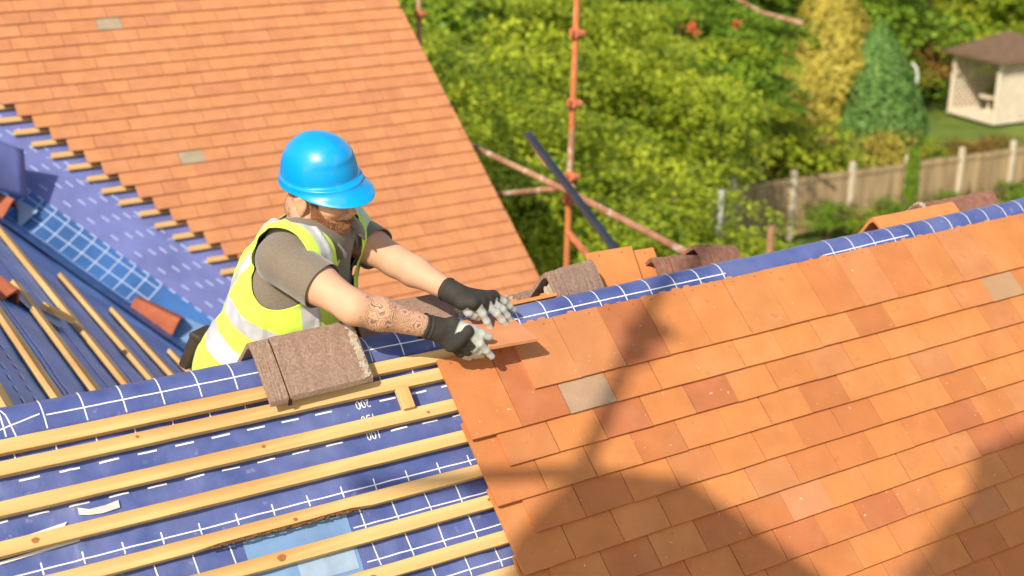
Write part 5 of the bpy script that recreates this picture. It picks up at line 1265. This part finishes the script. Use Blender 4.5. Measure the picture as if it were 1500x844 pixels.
# lip
for k, (o_, dz) in enumerate(((.0015, -.004), (.0055, -.005), (.0065, -.009), (.0065, -.020), (.0095, -.024), (.0100, -.0265))):
    row = []
    for i in range(NA):
        a = 2 * math.pi * i / NA; c, s_ = math.cos(a), math.sin(a)
        pk = max(0.0, (c - .18) / .82) ** .8; ext = o_ + (.047 * pk if k >= 4 else (.002 * pk if k >= 1 else 0)) * (1 if k > 3 else 1)
        drop = (.020 * pk if k >= 4 else 0) + (.010 * s_ ** 2 if k >= 3 else 0) * 0
        x, y = (A0 + ext) * c, (B0_ + (o_ + (.018 * pk if k >= 4 else 0))) * s_
        row.append(hpt(x, y, dz - drop))
    rows.append(row)
V = np.array([p for r_ in rows for p in r_]); F = np.array([(j * NA + i, (j + 1) * NA + i, (j + 1) * NA + (i + 1) % NA, j * NA + (i + 1) % NA) for j in range(len(rows) - 1) for i in range(NA)])
o = mobj('hard_hat', V, F, 'helmet', smooth=True); mat_adopt(o); m = o.modifiers.new('s', 'SOLIDIFY'); m.thickness = .003; m.offset = -1
ss = o.modifiers.new('b', 'SUBSURF'); ss.levels = ss.render_levels = 1
# hair and beard as short strands on the skin
rg = np.random.default_rng(5); Fb_ = bodyF; cen = bodyV[Fb_].mean(1); Lf = (cen - HC) @ Rh.T / HS; Nf = vnormals(bodyV, Fb_)[Fb_[:, 0]]
x, y, z = Lf.T
beardline = np.interp(x, [-.01, .02, .040, .055, .075, .10], [.010, .008, -.010, -.030, -.040, -.040])
bm_ = (np.abs(y) < .09) & (z < beardline) & (z > -.135) & (x > -.012) & (x < .14) & ~((np.abs(y) < .021) & (z > -.0665) & (z < -.0495) & (x > .075)) & ~((z > -.038) & (x > .070))
bm_ &= ~((x < .02) & (z < -.085)) & ~((x < .04) & (z < -.110))
mous = (z > -.0500) & (z < -.039) & (x > .080) & (np.abs(y) < .030)
hairm = (z > -.02) & (z < .028) & (x < .008) & (np.abs(Lf).max(1) < .15) & ~((np.abs(x + .004) < .034) & (z < .045) & (np.abs(y) > .05)); hairm |= (z > -.055) & (z <= -.02) & (x < -.045) & (np.abs(Lf).max(1) < .15)
bm_ &= ~((x < .016) & (z > -.040)); bm_ |= (z > -.112) & (z < -.035) & (x > .004) & (x <= .03) & (np.abs(y) > .03) & (np.abs(y) < .09) & (z > -.112); sideb = (x >= .018) & (x < .036) & (z < .05) & (z >= -.03) & (np.abs(y) > .055)
def strands(mask, n, ln, wd, seed):
    idx = np.where(mask)[0]
    if len(idx) == 0: return np.zeros((0, 3)), np.zeros((0, 3), int), np.zeros((0, 3))
    f = rg.choice(idx, n); w4 = rg.dirichlet(np.ones(4), n); P = (bodyV[Fb_[f]] * w4[:, :, None]).sum(1); N = Nf[f] + rg.normal(0, .35, (n, 3)); down = -Uh * .9 + Gz * .25; D = unit(down)[None, :] * .8 + N * .75 + rg.normal(0, .22, (n, 3)); D /= np.linalg.norm(D, axis=1, keepdims=True)
    side = np.cross(D, rg.normal(size=(n, 3))); side /= np.linalg.norm(side, axis=1, keepdims=True); l = ln * rg.uniform(.5, 1.3, n)[:, None]
    V = np.stack([P - side * wd - N * .001, P + side * wd - N * .001, P + D * l], 1).reshape(-1, 3); T = rg.uniform(.55, 1.5, n)[:, None] * np.array([1, rg.uniform(.9, 1.1), 1]); return V, np.arange(3 * n).reshape(-1, 3), np.repeat(T, 3, 0)
MT['hairtone'] = mat('ginger_hair_strands', (0.40, 0.205, 0.09), 0.55, 0.1, attr='tone')
VB, FB, TB = strands(bm_ | sideb | mous, 34000, .0095, .0007, 1)
# skin under the beard is hidden by a close mat of hair
o = mobj('beard', VB, FB, 'hairtone', tone=TB); mat_adopt(o)
VB, FB, TB = strands(hairm, 7000, .0028, .0006, 2); TB = TB * np.array([.75, .7, .7]); o = mobj('hair', VB, FB, 'hairtone', tone=TB); mat_adopt(o)
